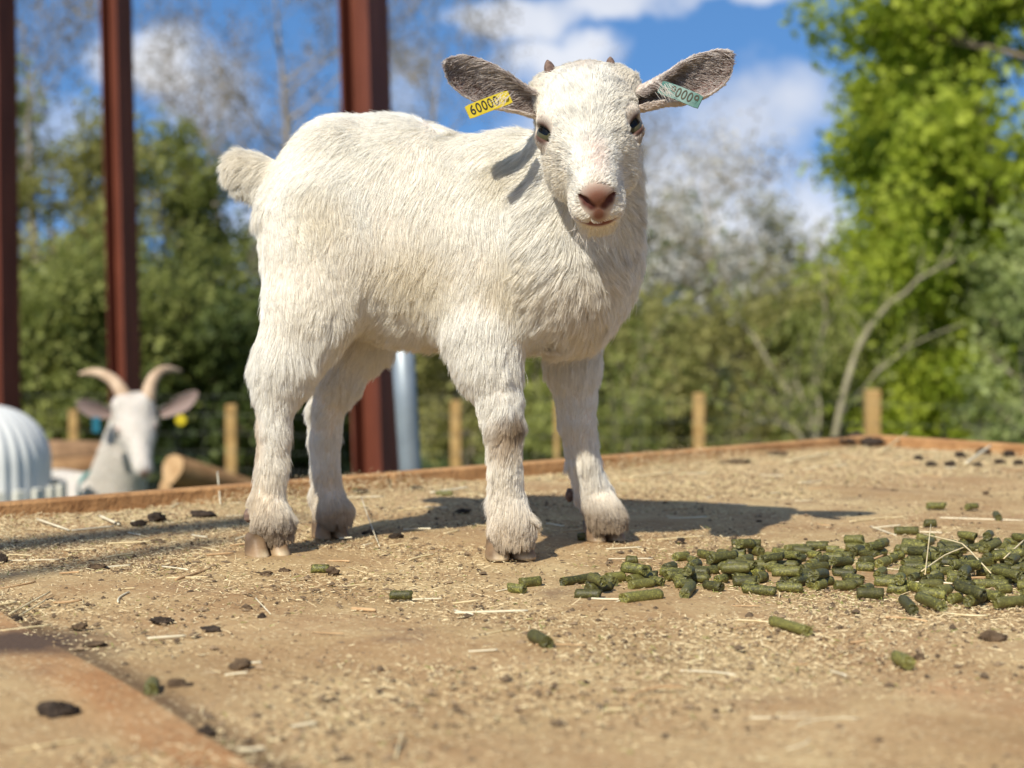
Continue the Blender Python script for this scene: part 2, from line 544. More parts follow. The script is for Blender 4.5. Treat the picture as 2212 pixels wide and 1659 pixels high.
def grow(rng, base, h, spread, tr, levels, up=0.6, start=0.25, wig=0.12):
    """levels: children per level; returns polylines by level"""
    out = []
    k = 9
    s = np.linspace(0, 1, k)
    lean = rng.normal(size=2) * 0.06 * h
    tp = np.stack([base[0] + lean[0] * s ** 2 + wig * 0.3 * h * 0.1 * np.sin(s * 7 + rng.uniform(0, 6)),
                   base[1] + lean[1] * s ** 2 + wig * 0.3 * h * 0.1 * np.sin(s * 6 + rng.uniform(0, 6)), base[2] + h * 0.92 * s], 1)
    cur = [(tp, tr * (1 - 0.85 * s))]
    out.append(cur)
    L = spread
    for lv, nc in enumerate(levels):
        nxt = []
        for pts, rad in cur:
            for c in range(nc):
                f = start + (1 - start) * (c + rng.uniform(0, 1)) / nc if lv == 0 else rng.uniform(0.25, 1.0)
                x = f * (len(pts) - 1); i = min(int(x), len(pts) - 2); fr = x - i
                p = pts[i] * (1 - fr) + pts[i + 1] * fr
                r = (rad[i] * (1 - fr) + rad[i + 1] * fr) * 0.62 + 0.0005
                par = unit(pts[i + 1] - pts[i])
                az = rng.uniform(0, 2 * math.pi) if lv == 0 else None
                if lv == 0:
                    d = np.array([math.cos(az), math.sin(az), 0]) * 1.0 + np.array([0, 0, up + rng.uniform(-.2, .3)])
                    ln = L * (1.15 - 0.65 * f) * rng.uniform(0.7, 1.15)
                else:
                    d = par * 0.9 + unit(rng.normal(size=3)) * 0.95 + np.array([0, 0, up * 0.35])
                    ln = L * rng.uniform(0.5, 1.1)
                d = unit(d)
                kk = 5
                ss = np.linspace(0, 1, kk)[:, None]
                bend = unit(rng.normal(size=3)) * 0.22 * ln
                q = p + d * ln * ss + bend * (ss ** 2 - ss * 0.3) + np.array([0, 0, up * 0.25 * ln]) * ss ** 2
                nxt.append((q, r * (1 - 0.8 * ss[:, 0])))
        out.append(nxt)
        cur = nxt
        L *= 0.5
    return out


def leaves(rng, polys, n, size, droop=0.2, scat=0.05, flat=0.5):
    """n leaf blades scattered round the given twigs; every blade is a folded four-sided leaf"""
    P_ = np.array([p for p, r in polys])                 # twigs, k, 3
    ti = rng.integers(0, len(P_), n)
    f = rng.uniform(0.15, 1, n) * (P_.shape[1] - 1)
    i = np.minimum(f.astype(int), P_.shape[1] - 2)
    fr = (f - i)[:, None]
    c = P_[ti, i] * (1 - fr) + P_[ti, i + 1] * fr + rng.normal(size=(n, 3)) * scat
    d = unit(rng.normal(size=(n, 3)) + np.array([0, 0, -droop]))
    nn = unit(rng.normal(size=(n, 3)) + np.array([0, 0, flat]))
    sd = unit(np.cross(d, nn)); nn = np.cross(sd, d)
    L = size * rng.uniform(0.6, 1.25, (n, 1)); W = L * 0.33
    v = np.stack([c, c + d * L * .5 + sd * W - nn * L * .05, c + d * L, c + d * L * .5 - sd * W - nn * L * .05, c + d * L * .5 + nn * L * 0.03], 1)
    b = np.arange(n)[:, None] * 5
    q = np.concatenate([b + np.array([[0, 1, 4, 3]]), b + np.array([[1, 2, 3, 4]])], 0)
    return v.reshape(-1, 3), q


def plant(name, label, cat, base, h, spread, tr, levels, mat_bark, leaf=None, seed=0, group=None, up=0.6, start=0.25, stems=1, twigs=True, crown='crown', sides=(7, 5, 4, 3, 3), fan=0.4):
    rng = np.random.default_rng(seed)
    base = np.asarray(base, float)
    root = empty(name, tuple(base))
    inv = Matrix.Translation(-Vector(base))
    tag(root, label, cat, group)
    lv = None
    for s in range(stems):
        b = base + (np.array([rng.normal() * 0.06, rng.normal() * 0.06, -0.05]) if stems > 1 else np.array([0, 0, -0.05]))
        g = grow(rng, b, h * (rng.uniform(0.75, 1.05) if stems > 1 else 1), spread, tr * (rng.uniform(.6, 1) if stems > 1 else 1), levels, up, start)
        if stems > 1:      # stems fan out from one stool
            az = 2 * math.pi * (s + rng.uniform(-.3, .3)) / stems
            ln = np.array([math.cos(az), math.sin(az), 0]) * fan * rng.uniform(0.5, 1.2)
            g = [[(p + ln * ((p[:, 2:3] - b[2]) ** 1.2), r) for p, r in l] for l in g]
        lv = g if lv is None else [a + c for a, c in zip(lv, g)]
    V, Q, off = [], [], 0
    for k, l in enumerate(lv):
        v, q = tubes(l, sides[min(k, len(sides) - 1)])
        if k == 0 or True:
            V.append(v); Q.append(q + off); off += len(v)
        if k == 1:
            nb = (len(V), off)
    nmain = 2 if len(V) > 2 else 1
    o = mesh_obj('trunk', np.vstack(V[:nmain]), np.vstack(Q[:nmain]), mat_bark, root, smooth=True)
    o.matrix_parent_inverse = inv
    if len(V) > nmain:
        m0 = sum(len(v) for v in V[:nmain])
        o = mesh_obj('twigs', np.vstack(V[nmain:]), np.vstack(Q[nmain:]) - m0, mat_bark, root)
        o.matrix_parent_inverse = inv
    for (n, size, lm, scat, nm) in (leaf or []):
        v, q = leaves(rng, lv[-1] + (lv[-2] if len(lv[-2][0][0]) == 5 else []), n, size, scat=scat)
        o = mesh_obj(nm, v, q, lm, root)
        o.matrix_parent_inverse = inv
        cl = 0.5 + 0.35 * wob(v[::5], 5.0 / max(0.6, spread), seed + 3)[:, 0] + 0.22 * rng.normal(size=n)
        set_vcol(o.data, np.repeat(np.clip(cl, 0, 1), 5)[:, None] * np.ones((1, 3)))
    return root


M_BARK = simple_mat('grey brown bark', (0.10, 0.075, 0.05), (0.24, 0.19, 0.14), 9, 0.9, 0.2)
M_BARKP = simple_mat('pale hazel bark', (0.21, 0.185, 0.11), (0.34, 0.30, 0.19), 9, 0.8, 0.2)
M_TWIG = simple_mat('twiggy grey bark', (0.30, 0.25, 0.19), (0.48, 0.41, 0.32), 6, 0.9, 0.2)
L_BRIGHT = foliage_mat('fresh spring leaves', (0.24, 0.32, 0.022), (0.56, 0.62, 0.075), trans=.5)
L_MID = foliage_mat('mid green leaves', (0.16, 0.19, 0.040), (0.40, 0.42, 0.12), trans=.45)
L_DARK = foliage_mat('dark evergreen leaves', (0.045, 0.068, 0.014), (0.14, 0.17, 0.036), trans=.2)
L_OLIVE = foliage_mat('olive green leaves', (0.25, 0.25, 0.065), (0.46, 0.43, 0.16), trans=.45)
L_GREY = foliage_mat('grey green leaves', (0.20, 0.25, 0.07), (0.46, 0.52, 0.20))
L_BLOSSOM = foliage_mat('white blossom', (0.55, 0.52, 0.46), (0.80, 0.78, 0.72))
L_BUD = foliage_mat('brown buds and catkins', (0.20, 0.15, 0.09), (0.34, 0.29, 0.16))


def at_px(px, d):
    return np.array([(px - 1106) / FPX * d, d, GZ])


# big fresh green tree on the right
plant('leafy_tree', 'big bright green leafy tree filling the right side of the view', 'tree', at_px(2330, 10.6), 5.6, 1.3, 0.10, (19, 8, 6, 3), M_BARK,
      [(36000, 0.085, L_BRIGHT, 0.09, 'crown')], seed=4, start=0.12, up=0.45)
plant('leafy_tree', 'slimmer bright green tree beside the big leafy one, its edge against the sky', 'tree', at_px(1985, 12.0), 4.4, 0.78, 0.06, (20, 8, 5), M_BARK,
      [(24000, 0.085, L_BRIGHT, 0.09, 'crown')], seed=14, start=0.16, up=0.6)
plant('flowering_shrub', 'grey green shrub with pale leaf sprays at the right edge below the big leafy tree', 'shrub', at_px(2270, 9.3), 2.1, 0.42, 0.03, (12, 7, 4), M_TWIG,
      [(8000, 0.055, L_GREY, 0.05, 'foliage')], seed=5, start=0.08, stems=3, fan=.2)
plant('dense_bush', 'mid green dense bush under the big leafy tree right of the pale stems', 'bush', at_px(2040, 10.4), 1.75, 0.55, 0.03, (12, 7, 5), M_BARK,
      [(13000, 0.06, L_BRIGHT, 0.06, 'foliage')], seed=6, start=0.05, stems=3, fan=.2)
# pale coppiced stems, each bent its own way from one stool
def coppice(name, label, foot, stems, seed):
    rng = np.random.default_rng(seed)
    b0 = at_px(*foot)
    root = empty(name, tuple(b0)); tag(root, label, 'shrub')
    inv = Matrix.Translation(-Vector(b0))
    polys = []
    for st in stems:
        pts = [b0 + np.array([rng.normal() * .04, rng.normal() * .04, -.03])] + [P(x, y, foot[1] + dd) for (x, y, dd) in st[0]]
        pts = np.array(pts); S = np.linspace(0, 1, 14); s0 = np.linspace(0, 1, len(pts))
        q = np.stack([np.interp(S, s0, pts[:, i]) for i in range(3)], 1)
        for _ in range(2): q[1:-1] = (q[:-2] + 2 * q[1:-1] + q[2:]) / 4
        q[1:-1] += rng.normal(size=(12, 3)) * 0.008
        polys.append((q, st[1] * (1 - .6 * S)))
    v, q = tubes(polys, 7)
    o = mesh_obj('stems', v, q, M_BARKP, root, True); o.matrix_parent_inverse = inv
    tw = []
    for p, r in polys:
        for k in range(9):
            i = rng.integers(5, 13); d = unit(unit(p[i] - p[i - 1]) + rng.normal(size=3) * .7); L = rng.uniform(.15, .4)
            s = np.linspace(0, 1, 5)[:, None]
            tw.append((p[i] + d * L * s + np.array([0, 0, .06]) * s ** 2, .004 * (1 - .7 * s[:, 0])))
    v, q = tubes(tw, 4)
    o = mesh_obj('twigs', v, q, M_BARKP, root); o.matrix_parent_inverse = inv
    v, q = leaves(rng, tw, 700, .045, scat=.04)
    o = mesh_obj('foliage', v, q, L_MID, root); o.matrix_parent_inverse = inv
    set_vcol(o.data, np.repeat(np.clip(.5 + .25 * rng.normal(size=700), 0, 1), 5)[:, None] * np.ones((1, 3)))
    return root
coppice('coppiced_hazel', 'coppiced shrub with one long pale stem curving up to the right behind the fence', (1785, 8.4),
        [([(1800, 900, 0), (1845, 760, .1), (1890, 690, .2), (1960, 620, .3), (2060, 560, .4)], .022), ([(1760, 940, 0), (1700, 840, .1), (1630, 740, .2), (1560, 640, .3)], .016),
         ([(1765, 930, 0), (1740, 870, 0), (1715, 815, .1)], .019), ([(1800, 920, .1), (1850, 840, .2), (1950, 760, .3), (2080, 700, .5)], .012),
         ([(1770, 900, .2), (1760, 800, .3), (1790, 680, .4), (1770, 560, .5)], .011), ([(1740, 945, -.1), (1690, 915, -.1), (1640, 905, -.1)], .018)], 31)
coppice('coppiced_hazel', 'small clump of short leaning pale stems between the kid and the nearest right fence post', (1350, 8.9),
        [([(1330, 960, 0), (1345, 900, 0)], .022), ([(1355, 970, 0), (1385, 895, 0)], .024), ([(1345, 950, .1), (1370, 820, .1), (1420, 700, .2)], .009)], 33)
# bushes along the fence, centre right
for i, (px, d, h, sp, lm, lab, sd) in enumerate([
        (1400, 10.8, 1.35, 0.52, L_OLIVE, 'olive green bush just right of the kid behind the fence', 41),
        (1620, 11.5, 1.6, 0.55, L_OLIVE, 'broad yellowish olive bush between the two right fence posts', 42),
        (1810, 11.2, 1.75, 0.50, L_MID, 'mid green bush behind the fanning pale stems', 43),
        (1220, 10.8, 1.35, 0.55, L_MID, 'green bush seen between the front legs of the kid', 44),
        (1010, 12.0, 1.5, 0.6, L_OLIVE, 'dull green bush behind the pole seen under the kid', 45),
        (820, 12.5, 1.6, 0.6, L_DARK, 'dark bush behind the middle steel post', 46)]):
    plant('hedge_bush', lab, 'bush', at_px(px, d), h, sp, 0.025, (10, 6, 4), M_TWIG, [(8500, 0.06, lm, 0.06, 'foliage')], seed=sd, start=0.05, stems=3, fan=.25, group='bushes along the fence')
# twiggy trees
plant('blossom_tree', 'greyish tree with white blossom right of the head of the kid', 'tree', at_px(1540, 15.0), 2.9, 0.95, 0.05, (11, 6, 5), M_TWIG,
      [(2600, 0.06, L_BLOSSOM, 0.16, 'blossom'), (1500, 0.05, L_BUD, 0.08, 'buds')], seed=51, start=0.15, up=.7)
plant('blossom_tree', 'lower pale blossom tree in front of the bright green crown', 'tree', at_px(1680, 16.0), 2.5, 0.65, 0.05, (12, 8, 6), M_TWIG,
      [(1800, 0.06, L_BLOSSOM, 0.14, 'blossom'), (3000, 0.05, L_OLIVE, 0.08, 'buds')], seed=52, start=0.15, up=.7)
for i, (px, d, h, sp, lab, sd) in enumerate([
        (640, 17.0, 5.6, 1.55, 'tall bare twiggy tree between the second and middle steel posts', 61),
        (500, 19.0, 4.6, 1.5, 'bare twiggy tree above the tail of the kid, farther back', 62),
        (905, 20.0, 5.4, 1.5, 'bare twiggy tree just right of the middle steel post', 63),
        (90, 15.0, 4.6, 1.4, 'bare tree with thin branches at the far left edge', 64),
        (1400, 21.0, 3.9, 1.3, 'faint bare tree behind the head of the kid', 65)]):
    plant('bare_tree', lab, 'tree', at_px(px, d), h, sp, 0.07, (13, 8, 6, 4), M_TWIG,
          [(5000, 0.05, L_BUD, 0.10, 'buds')], seed=sd, start=0.2, up=0.75, group='bare trees behind the paddock')
# green mass on the left
for i, (px, d, h, sp, n, lm, lab, sd) in enumerate([
        (110, 12.5, 2.8, 0.85, 10500, L_OLIVE, 'tall greyish green tree at the left between the first and second steel posts', 71),
        (385, 13.5, 2.8, 0.78, 10500, L_MID, 'rounded green tree just right of the second steel post', 72),
        (215, 11.0, 1.8, 0.7, 15000, L_MID, 'mid green bush behind the horned goat', 73),
        (470, 11.5, 1.35, 0.65, 16000, L_DARK, 'dark evergreen bush behind the log pile', 74),
        (620, 12.5, 1.3, 0.62, 14000, L_DARK, 'dark evergreen bush behind the hind legs of the kid', 75),
        (20, 10.8, 1.5, 0.6, 13000, L_MID, 'green bush behind the ribbed white tank', 76),
        (-160, 13, 3.2, 1.4, 9000, L_MID, 'green tree beyond the left edge', 77)]):
    plant('leafy_tree' if h > 2.5 else 'evergreen_bush', lab, 'tree' if h > 2.5 else 'bush', at_px(px, d), h, sp, 0.05, (14, 7, 5), M_BARK, [(n, 0.065, lm, 0.07, 'crown' if h > 2.5 else 'foliage')],
          seed=sd, start=0.06, up=.55, stems=1 if h > 2.5 else 3, fan=.2, group='green trees and bushes at the left')
# far hedgerow that closes the horizon
ORD = ['leftmost of the row', 'second from the left end', 'third from the left end', 'fourth from the left end', 'behind the tank', 'behind the horned goat', 'behind the hind legs of the kid', 'middle one of the row', 'behind the front legs of the kid', 'left of the short leaning stems', 'behind the fanning pale stems', 'behind the right fence post', 'third from the right end', 'second from the right end', 'rightmost of the row']
for k in range(15):
    px = -900 + k * 290
    d = 23 + 3 * math.sin(k * 2.1)
    plant('hedgerow_bush', 'far hedgerow bush on the horizon, ' + ORD[k], 'bush', at_px(px, d), 1.9 + 0.3 * math.sin(k * 1.7), 1.5, 0.04, (9, 6, 4), M_TWIG,
          [(4500, 0.13, (L_OLIVE, L_MID, L_DARK)[k % 3], 0.12, 'foliage')], seed=90 + k, start=0.05, stems=3, fan=.25, group='far hedgerow bushes')

# ------------------------------------------------------------------ wire fence
M_POST = simple_mat('treated fence post', (0.34, 0.20, 0.07), (0.52, 0.34, 0.14), 16, 0.85, 0.2, 0.3, 60)
M_WIRE = simple_mat('galvanised wire', (0.10, 0.105, 0.09), (0.17, 0.175, 0.15), 30, 0.6, 0.3, Metallic=0.3)
fence = empty('wire_fence', (0, 8.0, GZ))
tag(fence, 'stock netting fence on square yellowish wooden posts beyond the platform', 'fence')
FINV = Matrix.Translation(-Vector(fence.location))
fx = []
for (px, d, top, w) in ((-120, 9.3, 885, .055), (160, 9.0, 885, .055), (500, 8.8, 874, .062), (985, 8.6, 866, .058), (1203, 8.5, 858, .03), (1510, 8.3, 850, .06), (1885, 8.0, 842, .075), (2260, 7.8, 838, .085), (2700, 7.5, 830, .085)):
    t = P(px, top, d)
    mm = MB()
    hh = t[2] - GZ + 0.1
    mm.box((t[0], t[1], GZ - 0.1 + hh / 2), (w, w, hh), None, 0.006)
    o = mm.build('fence_post', M_POST, fence)
    o.matrix_parent_inverse = FINV
    fx.append((t[0], t[1] - w / 2 - 0.004, t[2] - 0.05))
wm = MB()
for a, b in zip(fx[:-1], fx[1:]):
    a, b = np.array(a), np.array(b)
    for k in range(9):
        z = 0.05 + k * 0.105
        s = np.linspace(0, 1, 5)[:, None]
        q = a * (1 - s) + b * s; q[:, 2] = GZ + z - 0.012 * np.sin(s[:, 0] * math.pi)
        wm.tube(q, 0.0013, 4, False)
    nv = int(np.linalg.norm(b[:2] - a[:2]) / 0.15)
    for j in range(1, nv):
        q = a * (1 - j / nv) + b * (j / nv)
        wm.tube([(q[0], q[1], GZ + .04), (q[0] + .003, q[1], GZ + .45), (q[0], q[1], GZ + .89)], 0.0013, 4, False)
o = wm.build('wire_netting', M_WIRE, fence); o.matrix_parent_inverse = FINV

# ------------------------------------------------------------------ steel posts of the open barn
m, nt = mat('red oxide primed steel')
tc = nt.n('ShaderNodeNewGeometry').outputs['Position']
f = nt.noise(nt.n('ShaderNodeMapping', {'Vector': tc, 'Scale': (8, 8, 1.2)}).outputs[0], 2.5, 6, 0.65)
c = nt.ramp(f, [(0.3, (0.090, 0.022, 0.010)), (0.6, (0.150, 0.038, 0.018)), (0.8, (0.22, 0.080, 0.045))])
finish(nt, c, 0.55, 0.4, nt.n('ShaderNodeBump', {'Height': f, 'Strength': 0.2}).outputs[0])
M_STEEL = m


def steel_post(px_top, px_bot, d, wid, rz, label, depth=None):
    t = P(px_top, -300, d); b = P(px_bot, 1000, d)
    b = b + (t - b) * ((GZ - 0.0 - b[2]) / (t[2] - b[2]))
    root = empty('steel_post', tuple(b))
    tag(root, label, 'steel post', 'red steel posts of the open barn')
    inv = Matrix.Translation(-Vector(b))
    ax = (t - b); L = np.linalg.norm(ax)
    mm = MB()
    depth = depth or wid
    R = rotz(rz)
    def slab(cx, cy, sx, sy):
        V, F = [], []
        for z, o_ in ((0, b), (1, t)):
            for (x, y) in ((-sx, -sy), (sx, -sy), (sx, sy), (-sx, sy)):
                V.append(o_ + R @ np.array([cx + x / 1, cy + y, 0]))
        F = [(3, 2, 1, 0), (4, 5, 6, 7), (0, 1, 5, 4), (1, 2, 6, 5), (2, 3, 7, 6), (3, 0, 4, 7)]
        mm.add(V, F)
    tf = 0.009
    slab(0, -depth / 2 + tf / 2, wid / 2, tf / 2)
    slab(0, depth / 2 - tf / 2, wid / 2, tf / 2)
    slab(0, 0, tf / 3, depth / 2 - tf - 0.0005)
    o = mm.build('column', M_STEEL, root); o.matrix_parent_inverse = inv
    pb = MB(); pb.box((b[0], b[1], b[2] + 0.006), (wid * 1.9, wid * 1.9, 0.014), R)
    o = pb.build('base_plate', M_STEEL, root); o.matrix_parent_inverse = inv
    for sx in (-1, 1):
        for sy in (-1, 1):
            bb = MB(); c = R @ np.array([sx * wid * .78, sy * wid * .78, 0])
            bb.tube([(b[0] + c[0], b[1] + c[1], b[2] + .013), (b[0] + c[0], b[1] + c[1], b[2] + .03)], .011, 6)
            o = bb.build('bolt', M_STEEL, root); o.matrix_parent_inverse = inv
    return root


steel_post(-8, 8, 6.4, 0.10, 1.05, 'red brown steel post at the far left edge, partly out of the picture')
steel_post(243, 274, 6.6, 0.095, 1.05, 'red brown steel post behind the horned goat, second from the left')
steel_post(775, 815, 5.0, 0.115, 1.05, 'red brown steel post rising behind the back of the kid')
# two purlins overhead, outside the picture, that throw the soft bands across the left of the deck
for (u0, v0, u1, v1, hz, w, ext) in ((0, 1180, 530, 1128, 3.7, 0.055, (1.2, .04)), (0, 1248, 480, 1166, 3.7, 0.034, (1.2, .0))):
    a, b = G(u0, v0), G(u1, v1)
    off = np.array([-SHADOW[0], -SHADOW[1], 0]) * hz / math.tan(SUN_EL) + np.array([0, 0, hz])
    d = unit(b - a)
    a2, b2 = a - d * ext[0] + off, b + d * ext[1] + off
    mm = MB(); R = np.stack([d, np.cross([0, 0, 1.0], d), [0, 0, 1.0]], 1)
    mm.box((a2 + b2) / 2, (np.linalg.norm(b2 - a2), w, w), R, 0.004)
    tag(mm.build('roof_purlin', M_STEEL), 'red steel purlin overhead behind the viewer' if w > .05 else 'thinner red steel purlin overhead behind the viewer', 'steel beam')

# ------------------------------------------------------------------ galvanised pole, ribbed tank, logs
M_GALV = simple_mat('galvanised tube', (0.22, 0.25, 0.27), (0.33, 0.37, 0.39), 6, 0.45, 0.5, Metallic=0.35)
mm = MB()
a, b = P(862, 640, 3.6), P(893, 1110, 3.6)
bot = b + (b - a) * ((GZ - b[2]) / (b[2] - a[2]))
s = np.linspace(0, 1, 6)[:, None]
mm.tube(bot * (1 - s) + a * s, 0.0265, 20)
pole = empty('metal_pole', tuple(bot)); tag(pole, 'grey galvanised pole leaning beside the middle steel post, seen under the belly of the kid', 'pole')
o = mm.build('tube', M_GALV, pole, True); o.matrix_parent_inverse = Matrix.Translation(-Vector(bot))
mm = MB(); mm.tube([a + (a - b) * 0.0, a + unit(a - b) * 0.012, a + unit(a - b) * 0.02], [.029, .029, .012], 20)
o = mm.build('end_cap', M_GALV, pole, True); o.matrix_parent_inverse = Matrix.Translation(-Vector(bot))

M_TANK = simple_mat('pale ribbed plastic', (0.70, 0.70, 0.66), (0.78, 0.78, 0.73), 5, 0.6, 0.3)
M_SLAT = simple_mat('cream painted slats', (0.60, 0.57, 0.47), (0.74, 0.71, 0.60), 8, 0.7, 0.3)
tc_ = P(-62, 1000, 4.3); R0 = 165 * 4.3 / FPX
top_z = P(0, 873, 4.3)[2]
V, F = [], []
nseg, rows = 288, []
zz = np.concatenate([np.linspace(GZ, top_z - R0 * 0.75, 6), top_z - R0 * 0.75 + R0 * 0.75 * np.sin(np.linspace(0.1, math.pi / 2, 14))])
rr = np.concatenate([np.full(6, R0), R0 * np.cos(np.linspace(0.1, math.pi / 2, 14)) ** 0.75])
for z, r in zip(zz, rr):
    for k in range(nseg):
        a = 2 * math.pi * k / nseg
        r2 = max(r, .002) * (1 + 0.014 * math.sin(a * 36) * (1 if r > .03 else 0))
        V.append((tc_[0] + r2 * math.cos(a), tc_[1] + r2 * math.sin(a), z))
for j in range(len(zz) - 1):
    for k in range(nseg):
        k2 = (k + 1) % nseg
        F.append((j * nseg + k, j * nseg + k2, (j + 1) * nseg + k2, (j + 1) * nseg + k))
root = empty('ribbed_tank', (tc_[0], tc_[1], GZ)); tag(root, 'pale blue white ribbed tank with a domed top and cream slats round its foot', 'tank')
TI = Matrix.Translation(-Vector(root.location))
o = mesh_obj('shell', V, F, M_TANK, root, True); o.matrix_parent_inverse = TI
mm = MB(); mm.tube([(tc_[0], tc_[1], top_z - .006), (tc_[0], tc_[1], top_z + .012), (tc_[0], tc_[1], top_z + .02)], [.06, .06, .04], 24)
o = mm.build('lid', M_TANK, root, True); o.matrix_parent_inverse = TI
zt = P(0, 1062, 4.1)[2]
for k in range(26):
    a = 2 * math.pi * k / 26
    mm = MB(); r = R0 + 0.035
    mm.box((tc_[0] + r * math.cos(a), tc_[1] + r * math.sin(a), (GZ + zt) / 2), (0.016, 0.030, zt - GZ), rotz(a), 0.003)
    o = mm.build('slat', M_SLAT, root); o.matrix_parent_inverse = TI
mm = MB(); ang = np.linspace(0, 2 * math.pi, 40)
for z in (GZ + .15, (GZ + zt) / 2):
    mm.tube(np.stack([tc_[0] + (R0 + .02) * np.cos(ang), tc_[1] + (R0 + .02) * np.sin(ang), np.full(40, z)], 1), 0.006, 6)
    o = mm.build('hoop', M_GALV, root); o.matrix_parent_inverse = TI; mm = MB()

M_LOGB = simple_mat('log bark', (0.13, 0.075, 0.04), (0.36, 0.22, 0.12), 14, 0.95, 0.15, 0.6, 40)
M_LOGC = simple_mat('cut log end', (0.40, 0.24, 0.11), (0.56, 0.37, 0.19), 20, 0.85, 0.2)
M_LOGO = simple_mat('stripped orange log', (0.24, 0.12, 0.05), (0.50, 0.30, 0.14), 9, 0.85, 0.2, 0.4, 40)


def log(a, b, r, label, m, seed=0):
    rng = np.random.default_rng(seed)
    a, b = np.asarray(a, float), np.asarray(b, float)
    root = empty('log', tuple((a + b) / 2)); tag(root, label, 'log', 'stacked logs behind the platform')
    inv = Matrix.Translation(-Vector(root.location))
    n = 16; k = 9
    s = np.linspace(0, 1, k)
    ax = unit(b - a); u = unit(np.cross(ax, [0, 0, 1.0])); w = np.cross(ax, u)
    prof = 1 + 0.06 * np.sin(np.arange(n) * 2 * math.pi / n * 3 + rng.uniform(0, 6)) + 0.03 * rng.normal(size=n)
    V = []
    for t in s:
        c = a * (1 - t) + b * t + u * 0.06 * r * math.sin(t * 5)
        for i in range(n):
            an = 2 * math.pi * i / n
            V.append(c + r * (1 - .12 * t) * prof[i] * (math.cos(an) * u + math.sin(an) * w))
    F = [(j * n + i, j * n + (i + 1) % n, (j + 1) * n + (i + 1) % n, (j + 1) * n + i) for j in range(k - 1) for i in range(n)]
    o = mesh_obj('bark', V, F, m, root, True); o.matrix_parent_inverse = inv
    for e, base in ((0, 0), (1, (k - 1) * n)):
        vv = V[base:base + n]; c = sum(vv) / n
        ff = [(i, (i + 1) % n, n) if e else ((i + 1) % n, i, n) for i in range(n)]
        o = mesh_obj('cut_end', vv + [c + ax * (0.003 if e else -0.003)], ff, M_LOGC, root); o.matrix_parent_inverse = inv
    return root


log(P(372, 1012, 5.2), P(560, 1068, 5.5), .052, 'thick pale brown log with a cut end, sloping down behind the kid', M_LOGO, 1)
log(P(358, 1060, 5.25), P(560, 1098, 5.5), .050, 'bark covered log lying under the sloping log right of the horned goat', M_LOGB, 2)
log(P(80, 1028, 5.6), P(232, 1012, 5.8), .055, 'orange brown stripped log between the tank and the horned goat', M_LOGO, 3)
log(P(70, 975, 5.9), P(250, 978, 5.9), .045, 'dark bark log on top of the stack behind the horned goat', M_LOGB, 4)
log(P(85, 1080, 5.5), P(240, 1085, 5.6), .050, 'dark log below the stripped orange one by the tank', M_LOGB, 5)
k = 6
for r_, z in enumerate((GZ + .06, GZ + .17, GZ + .28, GZ + .39, GZ + .50, GZ + .60)):
    for dq in (5.35, 5.5, 5.66):
        for (xa, xb) in ((80, 262), (350, 600)):
            if (z > GZ + .55 and xa > 300) or (dq < 5.4 and xa < 100):
                continue
            k += 1
            a = at_px(xa + 12 * math.sin(k), dq); b = at_px(xb + 12 * math.cos(k), dq + .04)
            a[2] = b[2] = z
            log(a, b, .056, ('bark covered' if k % 3 else 'stripped') + ' log in the ' + ('left' if xa < 300 else 'right') + ' stack, ' + ('bottom', 'second', 'third', 'fourth', 'fifth', 'top')[r_] + ' layer, ' + {5.35: 'front', 5.5: 'middle', 5.66: 'back'}[dq], M_LOGB if k % 3 else M_LOGO, k)

